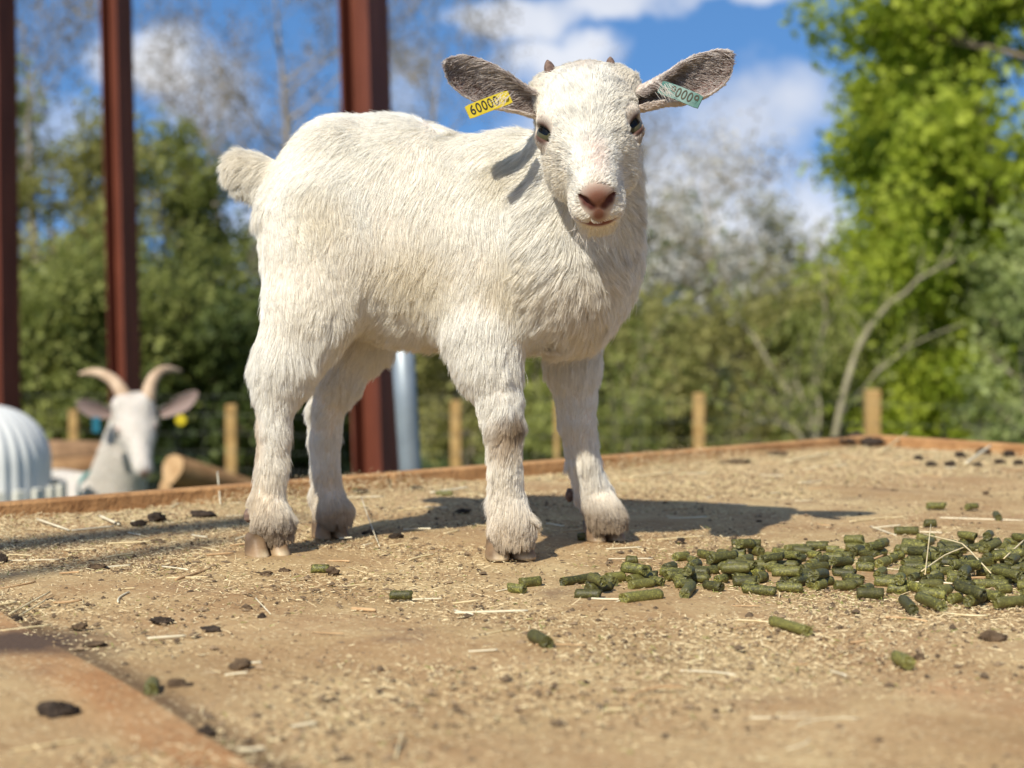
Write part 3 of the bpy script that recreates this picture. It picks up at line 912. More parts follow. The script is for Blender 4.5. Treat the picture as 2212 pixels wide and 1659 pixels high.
# ------------------------------------------------------------------ animals: distance fields turned into one continuous skin
class Field:
    def __init__(s):
        s.prims = []
    def rc(s, a, b, ra, rb, k=0.012, flow=None, ln=0.015, sq=None, op='add', tint=None):
        """tapered limb piece from a to b; sq=(vector, factor) flattens it along a direction"""
        a, b = np.asarray(a, float), np.asarray(b, float)
        M = np.eye(3)
        if sq is not None:
            n = np.asarray(sq[0], float); n /= np.linalg.norm(n)
            M = np.eye(3) + (1 / sq[1] - 1) * np.outer(n, n)
        ba = (b - a) @ M.T
        bb = ba.dot(ba) + 1e-12
        fac = sq[1] if sq is not None else 1.0
        def fn(p):
            q = (p - a) @ M.T
            h = np.clip(q @ ba / bb, 0, 1)
            d = np.linalg.norm(q - h[..., None] * ba, axis=-1) - (ra + (rb - ra) * h)
            return d * (0.5 + 0.5 * min(1, fac)) if sq is not None else d
        R = max(ra, rb) * max(1, fac)
        if flow is None:
            flow = unit(b - a)
        s.prims.append(dict(fn=fn, lo=np.minimum(a, b) - R, hi=np.maximum(a, b) + R, k=k, flow=np.asarray(flow, float), ln=ln, op=op))
        return s
    def el(s, c, ax, r, k=0.012, flow=(0, 0, -1), ln=0.015, op='add'):
        c = np.asarray(c, float); ax = np.asarray(ax, float); r = np.asarray(r, float)
        def fn(p):
            q = (p - c) @ ax.T
            k0 = np.linalg.norm(q / r, axis=-1)
            k1 = np.linalg.norm(q / (r * r), axis=-1) + 1e-9
            return k0 * (k0 - 1) / k1
        R = r.max()
        s.prims.append(dict(fn=fn, lo=c - R, hi=c + R, k=k, flow=np.asarray(flow, float), ln=ln, op=op))
        return s
    def grid(s, lo, hi, h):
        lo = np.asarray(lo, float); hi = np.asarray(hi, float)
        n = np.ceil((hi - lo) / h).astype(int) + 1
        xs = [lo[i] + h * np.arange(n[i]) for i in range(3)]
        f = np.full(n, 0.05, dtype=np.float32)
        for p in s.prims:
            m = p['k'] + 0.012
            a = np.clip(np.floor((p['lo'] - m - lo) / h).astype(int), 0, n)
            b = np.clip(np.ceil((p['hi'] + m - lo) / h).astype(int) + 1, 0, n)
            if (b <= a).any():
                continue
            sl = tuple(slice(a[i], b[i]) for i in range(3))
            X, Y, Z = np.meshgrid(xs[0][sl[0]], xs[1][sl[1]], xs[2][sl[2]], indexing='ij')
            d = p['fn'](np.stack([X, Y, Z], -1)).astype(np.float32)
            cur = f[sl]
            k = p['k']
            if p['op'] == 'add':
                hh = np.maximum(k - np.abs(d - cur), 0) / k
                f[sl] = np.minimum(d, cur) - hh * hh * k * 0.25
            else:
                hh = np.maximum(k - np.abs(-d - cur), 0) / k
                f[sl] = np.maximum(-d, cur) + hh * hh * k * 0.25
        return f, lo, n
    def surface(s, lo, hi, h):
        f, lo, n = s.grid(lo, hi, h)
        return surface_nets(f, lo, h)
    def fur_dirs(s, pts, tau=0.012):
        W = np.zeros(len(pts)); D = np.zeros((len(pts), 3)); L = np.zeros(len(pts))
        for p in s.prims:
            if p['op'] != 'add' or p['ln'] is None:
                continue
            sel = np.all((pts > p['lo'] - 4 * tau) & (pts < p['hi'] + 4 * tau), axis=1)
            if not sel.any():
                continue
            d = p['fn'](pts[sel])
            w = np.exp(-np.clip(d, -0.05, 1) / tau)
            W[sel] += w
            D[sel] += w[:, None] * p['flow']
            L[sel] += w * p['ln']
        W = W + 1e-9
        return D / W[:, None], L / W


def surface_nets(f, lo, h):
    inside = f < 0
    nx, ny, nz = f.shape
    cnt = np.zeros((nx - 1, ny - 1, nz - 1), dtype=np.int8)
    for dx in (0, 1):
        for dy in (0, 1):
            for dz in (0, 1):
                cnt += inside[dx:nx - 1 + dx, dy:ny - 1 + dy, dz:nz - 1 + dz]
    cells = np.argwhere((cnt > 0) & (cnt < 8))
    cid = np.full(cnt.shape, -1, dtype=np.int32)
    cid[tuple(cells.T)] = np.arange(len(cells))
    acc = np.zeros((len(cells), 3)); num = np.zeros(len(cells))
    corners = [(a, b, c) for a in (0, 1) for b in (0, 1) for c in (0, 1)]
    vals = {c: f[cells[:, 0] + c[0], cells[:, 1] + c[1], cells[:, 2] + c[2]].astype(float) for c in corners}
    for c in corners:
        for ax in range(3):
            if c[ax] == 0:
                e = list(c); e[ax] = 1; e = tuple(e)
                v0, v1 = vals[c], vals[e]
                cr = (v0 < 0) != (v1 < 0)
                t = np.where(cr, v0 / np.where(cr, v0 - v1, 1), 0)
                pos = np.tile(np.array(c, float), (len(cells), 1))
                pos[:, ax] += t
                acc[cr] += pos[cr]
                num[cr] += 1
    verts = lo + h * (cells + acc / num[:, None])
    quads = []
    for ax in range(3):
        a = [slice(None)] * 3; b = [slice(None)] * 3
        a[ax] = slice(0, -1); b[ax] = slice(1, None)
        s0, s1 = inside[tuple(a)], inside[tuple(b)]
        e = np.argwhere(s0 != s1)
        o1, o2 = (ax + 1) % 3, (ax + 2) % 3
        ok = (e[:, o1] > 0) & (e[:, o2] > 0) & (e[:, o1] < f.shape[o1] - 1) & (e[:, o2] < f.shape[o2] - 1)
        e = e[ok]
        def c(d1, d2):
            q = e.copy(); q[:, o1] -= d1; q[:, o2] -= d2
            return cid[q[:, 0], q[:, 1], q[:, 2]]
        q = np.stack([c(1, 1), c(0, 1), c(0, 0), c(1, 0)], 1)
        flip = ~s0[tuple(e.T)]
        q[flip] = q[flip][:, ::-1]
        quads.append(q)
    q = np.vstack(quads)
    q = q[(q >= 0).all(axis=1)]
    return verts, q


def smooth_verts(v, q, it=1, lam=0.5):
    for _ in range(it):
        acc = np.zeros_like(v); n = np.zeros(len(v))
        for a in range(4):
            i, j = q[:, a], q[:, (a + 1) % 4]
            for k in range(3):
                acc[:, k] += np.bincount(i, v[j, k], len(v)) + np.bincount(j, v[i, k], len(v))
            n += np.bincount(i, minlength=len(v)) + np.bincount(j, minlength=len(v))
        v = v + lam * (acc / np.maximum(n, 1)[:, None] - v)
    return v


def vnormals(v, q):
    n = np.cross(v[q[:, 2]] - v[q[:, 0]], v[q[:, 3]] - v[q[:, 1]])
    out = np.zeros_like(v)
    for a in range(4):
        for k in range(3):
            out[:, k] += np.bincount(q[:, a], n[:, k], len(v))
    return unit(out)


def sample_surface(v, q, nrm, n, rng, weight=None):
    A = np.linalg.norm(np.cross(v[q[:, 2]] - v[q[:, 0]], v[q[:, 3]] - v[q[:, 1]]), axis=1) * 0.5
    if weight is not None:
        A = A * weight
    f = rng.choice(len(q), size=n, p=A / A.sum())
    a, b = rng.random(n)[:, None], rng.random(n)[:, None]
    qq = q[f]
    def bl(x):
        return (1 - a) * (1 - b) * x[qq[:, 0]] + a * (1 - b) * x[qq[:, 1]] + a * b * x[qq[:, 2]] + (1 - a) * b * x[qq[:, 3]]
    return bl(v), unit(bl(nrm))


def make_hair(name, parent, p, n, t, L, lift, tint, m, rad=0.00022, segs=5, clump=0.5, clump_n=9000, seed=1, droop=0.0, curl=0.0, clump2=None, clump2_n=2600):
    """hair curves rooted at p, lying along t"""
    rng = np.random.default_rng(seed)
    N = len(p)
    t = unit(t - n * np.sum(t * n, 1)[:, None])
    t = unit(t + 0.10 * rng.normal(size=(N, 3)))
    lift = np.broadcast_to(lift, (N,))
    S = np.linspace(0, 1, segs)
    pts = np.empty((N, segs, 3))
    bend = wob(p, 520.0, seed + 5, 12) * curl + 0.4 * curl * rng.normal(size=(N, 3))
    for i, s in enumerate(S):
        pts[:, i] = p - n * 0.0006 + L[:, None] * (t * s * (1 - 0.12 * lift[:, None]) + n * (lift * (s * 1.35 - 0.55 * s * s))[:, None] + bend * s * s) \
            + np.array([0, 0, -1.0]) * (droop * L * s * s)[:, None]
    clump = np.broadcast_to(clump, (N,))
    if clump.max() > 0:
        ci = rng.choice(N, size=min(clump_n, N), replace=False)
        kd = kdtree.KDTree(len(ci))
        for k, i in enumerate(ci):
            kd.insert(p[i], k)
        kd.balance()
        near = np.array([kd.find(x)[1] for x in p])
        tip = pts[ci[near]]
        w = clump * rng.uniform(0.4, 1.0, N)
        for i, s in enumerate(S):
            pts[:, i] += (tip[:, i] - pts[:, i]) * (w * s ** 1.5)[:, None]
    if clump2 is not None:
        ci = rng.choice(N, size=clump2_n, replace=False)
        kd = kdtree.KDTree(len(ci))
        for k, i in enumerate(ci):
            kd.insert(p[i], k)
        kd.balance()
        near = np.array([kd.find(x)[1] for x in p])
        tip = pts[ci[near]]
        ok = np.linalg.norm(p[ci[near]] - p, axis=1) < 0.02
        w = clump2 * rng.uniform(0.5, 1.0, N) * ok
        for i, s in enumerate(S):
            pts[:, i] += (tip[:, i] - pts[:, i]) * (w * s ** 2.2)[:, None]
    hc = bpy.data.hair_curves.new(name)
    hc.add_curves([segs] * N)
    hc.attributes['position'].data.foreach_set('vector', pts.astype(np.float32).ravel())
    r = hc.attributes.get('radius') or hc.attributes.new('radius', 'FLOAT', 'POINT')
    prof = np.array([1.0, 1.0, 0.85, 0.6, 0.2])[None, :] if segs == 5 else np.linspace(1, 0.25, segs)[None, :]
    rr = (rad * rng.uniform(0.7, 1.3, N))[:, None] * prof
    r.data.foreach_set('value', rr.astype(np.float32).ravel())
    a = hc.attributes.new('Tint', 'FLOAT_COLOR', 'CURVE')
    c = np.ones((N, 4), dtype=np.float32)
    c[:, :3] = tint
    a.data.foreach_set('color', c.ravel())
    hc.materials.append(m)
    o = bpy.data.objects.new(name, hc)
    COL.objects.link(o)
    o.parent = parent
    return o


def fur_material(name, mult=1.0):
    m, nt = mat(name)
    at = nt.n('ShaderNodeAttribute', attribute_name='Tint')
    hi = nt.n('ShaderNodeHairInfo')
    v = nt.math('ADD', 0.86, nt.math('MULTIPLY', hi.outputs['Random'], 0.22))
    col = nt.mix(1.0, at.outputs['Color'], nt.n('ShaderNodeCombineColor', {0: v, 1: v, 2: v}).outputs[0], 'MULTIPLY')
    d = nt.n('ShaderNodeBsdfPrincipled', {'Base Color': col, 'Roughness': 0.42, 'Specular IOR Level': 0.4})
    t = nt.n('ShaderNodeBsdfTranslucent', {'Color': col})
    mx = nt.n('ShaderNodeMixShader', {0: 0.30, 1: d.outputs[0], 2: t.outputs[0]})
    nt.n('ShaderNodeOutputMaterial', {'Surface': mx.outputs[0]})
    return m


def skin_material(name, rough=0.6, bump=0.25):
    m, nt = mat(name)
    at = nt.n('ShaderNodeAttribute', attribute_name='Tint')
    tc = nt.n('ShaderNodeTexCoord').outputs['Object']
    f = nt.noise(tc, 900, 3, 0.6)
    c = nt.mix(nt.math('MULTIPLY', f, 0.3), at.outputs['Color'], (0.35, 0.22, 0.16), 'MULTIPLY')
    b = nt.n('ShaderNodeBump', {'Height': nt.noise(tc, 700, 4, 0.7), 'Strength': bump, 'Distance': 0.0006}).outputs[0]
    finish(nt, c, rough + .1, 0.22, b, **{'Subsurface Weight': 0.12, 'Subsurface Radius': (0.006, 0.003, 0.002), 'Subsurface Scale': 0.6})
    return m


def eye_material(name, iris=(0.085, 0.078, 0.040)):
    m, nt = mat(name)
    tc = nt.n('ShaderNodeTexCoord').outputs['Object']      # +Z looks out, X along the pupil
    s = nt.n('ShaderNodeSeparateXYZ', {0: tc})
    x = nt.math('DIVIDE', s.outputs[0], 0.0058); y = nt.math('DIVIDE', nt.math('SUBTRACT', s.outputs[1], 0.0012), 0.0024)
    x4 = nt.math('POWER', nt.math('ABSOLUTE', x), 4.0); y4 = nt.math('POWER', nt.math('ABSOLUTE', y), 4.0)
    pup = nt.math('LESS_THAN', nt.math('ADD', x4, y4), 1.0)
    r = nt.math('SQRT', nt.math('ADD', nt.math('MULTIPLY', s.outputs[0], s.outputs[0]), nt.math('MULTIPLY', s.outputs[1], s.outputs[1])))
    irc = nt.ramp(nt.math('DIVIDE', r, 0.0085), [(0.0, iris), (0.85, tuple(a * 1.2 for a in iris)), (0.93, (0.03, 0.02, 0.015)), (1.0, (0.05, 0.03, 0.02))])
    f = nt.noise(tc, 900, 3, 0.7)
    irc = nt.mix(nt.math('MULTIPLY', f, 0.5), irc, (0.05, 0.05, 0.03))
    c = nt.mix(pup, irc, (0.004, 0.004, 0.004))
    finish(nt, c, 0.18, 0.25)
    return m


# ================================================================== the kid
Fw = np.array([0.978, -0.208, 0]); Lt = np.array([0.208, 0.978, 0]); Up = np.array([0, 0, 1.0])
BODY_AX = np.array([Fw, Lt, Up])


def px2m(r, d):
    return r * d / FPX


kid_f = Field()


def limb(f, pts, ks=0.012, **kw):
    """pts: (px, py, depth, r_px)"""
    for (x0, y0, d0, r0), (x1, y1, d1, r1) in zip(pts[:-1], pts[1:]):
        f.rc(P(x0, y0, d0), P(x1, y1, d1), px2m(r0, d0), px2m(r1, d1), k=ks, **kw)


def ell(f, px, py, d, r, k=0.03, **kw):
    f.el(P(px, py, d), BODY_AX, [px2m(a, d) for a in r], k=k, **kw)


kid_side = 1
back_flow = -Fw * 0.9 + np.array([0, 0, -0.35])
side_flow = -Fw * 0.55 + np.array([0, 0, -0.8])
down = np.array([0.0, 0, -1.0])
# trunk
ell(kid_f, 718, 405, 1.405, (110, 122, 148), flow=back_flow, ln=0.013)                 # pelvis
ell(kid_f, 662, 470, 1.41, (58, 100, 118), k=0.03, flow=-Fw * 0.1 + down, ln=0.015)   # buttock
ell(kid_f, 830, 412, 1.395, (150, 126, 150), flow=back_flow, ln=0.013)                 # loin
ell(kid_f, 885, 514, 1.385, (200, 156, 226), k=0.04, flow=side_flow, ln=0.020)         # belly
ell(kid_f, 1035, 535, 1.365, (185, 150, 200), k=0.04, flow=side_flow, ln=0.020)        # ribs
ell(kid_f, 1135, 390, 1.36, (95, 80, 95), k=0.05, flow=back_flow, ln=0.014)           # withers
ell(kid_f, 1190, 560, 1.335, (150, 150, 170), k=0.04, flow=Fw * 0.25 + down, ln=0.024)  # chest
ell(kid_f, 1250, 590, 1.345, (98, 105, 128), k=0.04, flow=Fw * 0.2 + down, ln=0.024)   # brisket
ell(kid_f, 1262, 480, 1.34, (84, 90, 140), k=0.04, flow=down, ln=0.022)
ell(kid_f, 1085, 520, 1.318, (62, 34, 120), k=0.03, flow=side_flow, ln=0.018)          # shoulder
ell(kid_f, 700, 545, 1.345, (95, 40, 130), k=0.03, flow=down - Fw * .35, ln=0.016)      # thigh
ell(kid_f, 722, 300, 1.365, (38, 34, 34), k=0.03, flow=back_flow, ln=0.012)             # hip bone
kid_f.el(P(818, 430, 1.262), BODY_AX, [px2m(52, 1.3), px2m(40, 1.3), px2m(80, 1.3)], k=0.05, op='sub')   # hollow of the flank
# neck
kid_f.rc(P(1268, 300, 1.285), P(1205, 500, 1.345), px2m(86, 1.285), px2m(130, 1.345), k=0.03, flow=down * 1.0 - Fw * .25, ln=0.018)
kid_f.rc(P(1280, 330, 1.29), P(1270, 520, 1.34), px2m(74, 1.285), px2m(84, 1.345), k=0.03, flow=down, ln=0.020)
# near fore leg
kid_f.rc(P(1075, 560, 1.325), P(1042, 720, 1.315), px2m(82, 1.32), px2m(60, 1.31), k=0.04, sq=(Lt, 0.7), flow=down * 0.9 - Fw * .35, ln=0.017)
limb(kid_f, [(1046, 720, 1.315, 58), (1057, 790, 1.312, 52), (1078, 858, 1.308, 44)], ks=0.02, flow=down - Fw * .12, ln=0.016)
limb(kid_f, [(1077, 858, 1.308, 49), (1088, 915, 1.305, 40), (1091, 1000, 1.306, 31), (1094, 1075, 1.309, 34)], ks=0.003, ln=0.013)
limb(kid_f, [(1094, 1075, 1.309, 35), (1107, 1138, 1.303, 47), (1110, 1164, 1.300, 44)], ks=0.003, ln=0.017)
# far fore leg
limb(kid_f, [(1230, 660, 1.40, 78), (1238, 790, 1.405, 51), (1244, 850, 1.405, 43)], ks=0.014, flow=down, ln=0.015)
limb(kid_f, [(1244, 850, 1.405, 43), (1247, 905, 1.405, 38), (1260, 990, 1.408, 31), (1280, 1060, 1.415, 32)], ks=0.003, ln=0.013)
limb(kid_f, [(1280, 1060, 1.415, 33), (1308, 1114, 1.408, 39), (1315, 1135, 1.405, 37)], ks=0.003, ln=0.016)
# near hind leg
kid_f.rc(P(690, 500, 1.37), P(652, 700, 1.355), px2m(114, 1.37), px2m(70, 1.36), k=0.04, sq=(Lt, 0.7), flow=down - Fw * .15, ln=0.016)
limb(kid_f, [(660, 680, 1.352, 67), (614, 790, 1.348, 45), (597, 860, 1.345, 38)], ks=0.03, flow=down - Fw * .12, ln=0.016)
limb(kid_f, [(580, 795, 1.352, 26), (572, 835, 1.352, 19)], ks=0.014, flow=down - Fw * .6, ln=0.018)
limb(kid_f, [(597, 860, 1.345, 40), (592, 920, 1.343, 33), (588, 1000, 1.342, 30), (578, 1075, 1.342, 32)], ks=0.003, ln=0.014)
limb(kid_f, [(578, 1075, 1.342, 35), (588, 1130, 1.332, 42), (592, 1158, 1.330, 38)], ks=0.003, ln=0.018)
# far hind leg
kid_f.rc(P(760, 520, 1.44), P(770, 720, 1.44), px2m(105, 1.43), px2m(78, 1.43), k=0.03, sq=(Lt, 0.75), flow=down, ln=0.016)
limb(kid_f, [(770, 720, 1.44, 76), (735, 810, 1.44, 50), (706, 880, 1.442, 38)], ks=0.010, flow=down - Fw * .1, ln=0.016)
limb(kid_f, [(706, 880, 1.442, 38), (702, 940, 1.442, 33), (703, 1010, 1.442, 29), (706, 1065, 1.445, 32)], ks=0.003, ln=0.014)
limb(kid_f, [(706, 1065, 1.445, 34), (719, 1106, 1.438, 39), (722, 1128, 1.436, 36)], ks=0.003, ln=0.016)
# tail
tf = P(480, 340, 1.42) - P(600, 420, 1.42)
kid_f.rc(P(628, 425, 1.415), P(564, 380, 1.42), px2m(38, 1.42), px2m(36, 1.42), k=0.02, sq=(Lt, 0.7), flow=tf, ln=0.016)
kid_f.rc(P(560, 380, 1.42), P(522, 366, 1.42), px2m(38, 1.42), px2m(37, 1.42), k=0.006, sq=(Lt, 0.7), flow=unit(tf) + Up * .5, ln=0.011)

# ---- head, built in its own axes (mm): x to its left (our right), y toward the nose, z off the bridge of the nose
_tilt = math.radians(34)
Hy = unit(np.array([0.025, -math.cos(_tilt), -math.sin(_tilt)]))
Hx = unit(np.array([1.0, 0.05, 0.135])); Hx = unit(Hx - Hy * Hx.dot(Hy))
Hz = np.cross(Hy, Hx)
HEAD_AX = np.array([Hx, Hy, Hz])
HO = P(1273, 282, 1.235)


def H(x, y, z):
    return HO + (x * Hx + y * Hy + z * Hz) * 0.001


def hel(x, y, z, rx, ry, rz, k=0.01, fl=None, ln=0.007, op='add', rot=None):
    ax = HEAD_AX if rot is None else np.asarray(rot) @ HEAD_AX
    kid_f.el(H(x, y, z), ax, [rx * .001, ry * .001, rz * .001], k=k, flow=(np.array([0, -1, 0]) if fl is None else np.array(fl, float)) @ HEAD_AX, ln=ln, op=op)


def hrc(a, b, ra, rb, k=0.008, fl=None, ln=0.007, op='add', sq=None):
    kid_f.rc(H(*a), H(*b), ra * .001, rb * .001, k=k, flow=(np.array([0, -1, 0]) if fl is None else np.array(fl, float)) @ HEAD_AX, ln=ln, op=op,
             sq=None if sq is None else (np.array(sq[0]) @ HEAD_AX, sq[1]))


hel(0, -37, -3, 39, 41, 41, fl=(0, -.6, .5), ln=0.011)                   # cranium
hel(0, -14, 5, 33, 36, 32, k=0.014, fl=(0, -.4, .9), ln=0.010)           # forehead
hel(0, 2, -7, 37, 34, 28, k=0.014, fl=(0, -1, -.1))                     # orbits
for sx in (-1, 1):
    hel(sx * 25.5, -50, 10, 17.5, 16, 17, k=0.012, fl=(sx * .7, -.4, .5), ln=0.010)   # horn base swell
    hel(sx * 20, 6, -30, 17, 28, 21, k=0.014, fl=(sx * .3, -.8, -.5), ln=0.009)     # cheek
    hel(sx * 29, -9, 9, 11, 14, 9, k=0.010, fl=(sx * .5, -.4, .6), ln=0.007)          # brow
    hel(sx * 12, 66, -29, 9.8, 16, 11, k=0.008, fl=(sx * .4, -.9, -.2), ln=0.005)          # muzzle side
hrc((0, 14, -6), (0, 74, -10), 25, 14.5, k=0.012, fl=(0, -1, .15))                # nose bridge
hrc((0, 16, -28), (0, 70, -30), 25, 15, k=0.012, fl=(0, -1, -.3), ln=0.009)       # muzzle
hrc((0, -10, -42), (0, 56, -43), 18, 12.5, k=0.014, fl=(0, -.8, -.7), ln=0.012)      # jaw
hel(0, 66, -44, 14, 12, 8.5, k=0.006, fl=(0, .3, -1), ln=0.010)                    # chin
hel(0, 79, -12.5, 13.0, 8.5, 10.5, k=0.005, ln=0.003)                                # nose pad
hel(0, 80, -25, 8.5, 6.5, 8, k=0.005, ln=0.003)                                     # upper lip
# nostrils, philtrum, mouth
def surf_probe(o, d):
    """walk from o along d (head axes, mm) to the skin"""
    t = np.linspace(0, 60, 241)
    p = (HO + ((np.asarray(o, float) + t[:, None] * np.asarray(d, float)) @ HEAD_AX) * 0.001)
    f = np.full(len(p), 9.0)
    for pr in kid_f.prims:
        dd = pr['fn'](p)
        k = pr['k']
        hh = np.maximum(k - np.abs(dd - f), 0) / k
        f = np.minimum(dd, f) - hh * hh * k * .25
    i = np.argmax(f > 0)
    return np.asarray(o, float) + t[i] * np.asarray(d, float)
MOUTH = []
for ang in np.radians([-64, -54, -43, -32, -21, -10, 0, 10, 21, 32, 43, 54, 64]):
    zz_ = -37.6 + 9.5 * (abs(ang) / 1.12) ** 1.5
    MOUTH.append(tuple(surf_probe((0, 52, zz_), (math.sin(ang), math.cos(ang), 0.0))))
for a_, b_ in zip(MOUTH[:-1], MOUTH[1:]):
    hrc(a_, b_, 1.9, 1.9, k=0.0015, op='sub')
for sx in (-1, 1):
    hrc((sx * 3.6, 90, -20.5), (sx * 9.6, 85.5, -14.5), 1.5, 2.7, k=0.002, op='sub')
    hrc((sx * 9.6, 86, -14.5), (sx * 12.4, 81, -12), 2.3, 1.2, k=0.002, op='sub')
hrc((0, 91, -21), (0, 87.5, -31), 0.6, 0.6, k=0.0015, op='sub')
# eyes: ball, lids round it, an almond opening
EYES = []
for sx in (-1, 1):
    c = H(sx * 31.0, -2.5, -3.0)
    look = unit(np.array([sx * 0.60, 0.50, 0.62]) @ HEAD_AX)
    fwd_lid = unit(np.array([-sx * 0.60, 0.62, -0.15]) @ HEAD_AX)       # inner corner, down toward the nose
    fwd_lid = unit(fwd_lid - look * look.dot(fwd_lid))
    upl = np.cross(look, fwd_lid) * sx
    if upl.dot(Hz) < 0: upl = -upl
    EYES.append((c, look, fwd_lid, upl, sx))
    kid_f.el(c, np.eye(3), [0.0128] * 3, k=0.006, flow=-Hy, ln=0.0035)
    kid_f.el(c + look * 0.0125, np.array([fwd_lid, upl, look]), [0.0122, 0.0045, 0.010], k=0.0025, op='sub', ln=None)
    kid_f.el(c + look * 0.010 + fwd_lid * 0.0085 - upl * 0.0022, np.array([fwd_lid, upl, look]), [0.0058, 0.0022, 0.008], k=0.0015, op='sub', ln=None)

# skin: coarse cells for the trunk, finer ones for the head; the same field on both sides of the join
KLO, KHI = np.array([-0.32, 1.10, 0.012]), np.array([0.16, 1.54, 0.46])
v1, q1 = kid_f.surface(KLO, KHI, 0.0026)
HLO, HHI = np.array([-0.012, 1.06, 0.235]), np.array([0.148, 1.335, 0.45])
v2, q2 = kid_f.surface(HLO, HHI, 0.00125)
qc = v1[q1].mean(axis=1)
m_ = 0.005
inbox = np.all((qc > HLO + m_) & (qc < HHI - m_), axis=1)
q1 = q1[~inbox]
v1 = smooth_verts(v1, q1, 2)
v2 = smooth_verts(v2, q2, 1)
n1, n2 = vnormals(v1, q1), vnormals(v2, q2)


def blob(p, c, r):
    """soft 0..1 weight round a point"""
    return np.clip(1.3 - np.linalg.norm((p - np.asarray(c)) / r, axis=1), 0, 1)


def head_local(p):
    return (p - HO) @ HEAD_AX.T * 1000.0


def mouth_dist(h):
    dm = np.full(len(h), 99.0)
    for a, b in zip(MOUTH[:-1], MOUTH[1:]):
        a, b = np.array(a, float), np.array(b, float)
        t = np.clip((h - a) @ (b - a) / (b - a).dot(b - a), 0, 1)
        dm = np.minimum(dm, np.linalg.norm(h - a - t[:, None] * (b - a), axis=1))
    return dm


def kid_skin_col(p):
    c = np.tile(np.array([0.74, 0.67, 0.56]), (len(p), 1))
    h = head_local(p)
    pad = np.clip(1.6 - np.sqrt((h[:, 0] / 11.5) ** 2 + ((h[:, 2] + 13.5) / 12.0) ** 2) * 1.25, 0, 1) ** .5 * np.clip((h[:, 1] - 73) / 5, 0, 1)
    phil = np.clip(1.5 - np.sqrt((h[:, 0] / 6.0) ** 2 + ((h[:, 2] + 26) / 8.0) ** 2), 0, 1) * np.clip((h[:, 1] - 76) / 4, 0, 1)
    pad = np.maximum(pad, phil)[:, None]
    c = c * (1 - pad) + np.array([0.28, 0.13, 0.088]) * pad
    # nostrils and mouth line, dark moist skin
    for sx in (-1, 1):
        for (x, y, z, r) in ((5, 89, -19, 2.6), (8.5, 86.0, -15.5, 3.6), (11.6, 82, -12.6, 2.6)):
            w = np.clip(1.8 - np.linalg.norm(h - np.array([sx * x, y - 1.5, z]), axis=1) / r, 0, 1)[:, None]
            c = c * (1 - w) + np.array([0.10, 0.03, 0.022]) * w
    dm = mouth_dist(h)
    w = (np.clip(1.9 - dm / (2.7 - 1.5 * np.clip((np.abs(h[:, 0]) - 6) / 9, 0, 1)), 0, 1) * (1 - .35 * np.clip((np.abs(h[:, 0]) - 9) / 8, 0, 1)))[:, None] 
    c = c * (1 - w) + np.array([0.25, 0.105, 0.085]) * w
    for (ec, look, fl, ul, sx) in EYES:
        w = np.clip(1.9 - np.linalg.norm(p - ec - look * 0.011 - fl * 0.002, axis=1) / 0.0080, 0, 1)[:, None]
        c = c * (1 - w) + np.array([0.10, 0.052, 0.038]) * w
        w = np.clip(1.6 - np.linalg.norm(p - ec - look * 0.010 - fl * 0.0105 + ul * .0010, axis=1) / 0.0026, 0, 1)[:, None]
        c = c * (1 - w) + np.array([0.42, 0.15, 0.11]) * w
    return c


def fur_mask(p):
    """0 where the skin is bare"""
    h = head_local(p)
    k = np.ones(len(p))
    pad = (np.sqrt((h[:, 0] / 13.2) ** 2 + ((h[:, 2] + 14) / 12.5) ** 2) < 1.0) & (h[:, 1] > 76)
    phil = (np.sqrt((h[:, 0] / 6.5) ** 2 + ((h[:, 2] + 26) / 7.0) ** 2) < 1.0) & (h[:, 1] > 76)
    lip = (mouth_dist(h) < 4.0 - 2.4 * np.clip((np.abs(h[:, 0]) - 7) / 9, 0, 1))
    k[pad | phil | lip] = 0
    for (ec, look, fl, ul, sx) in EYES:
        q = p - ec
        a, b = (q @ fl - .0015) / 0.0150, q @ ul / 0.0070
        k[((a * a + b * b) < 1.0) & (q @ look > 0.003)] = 0
    return k


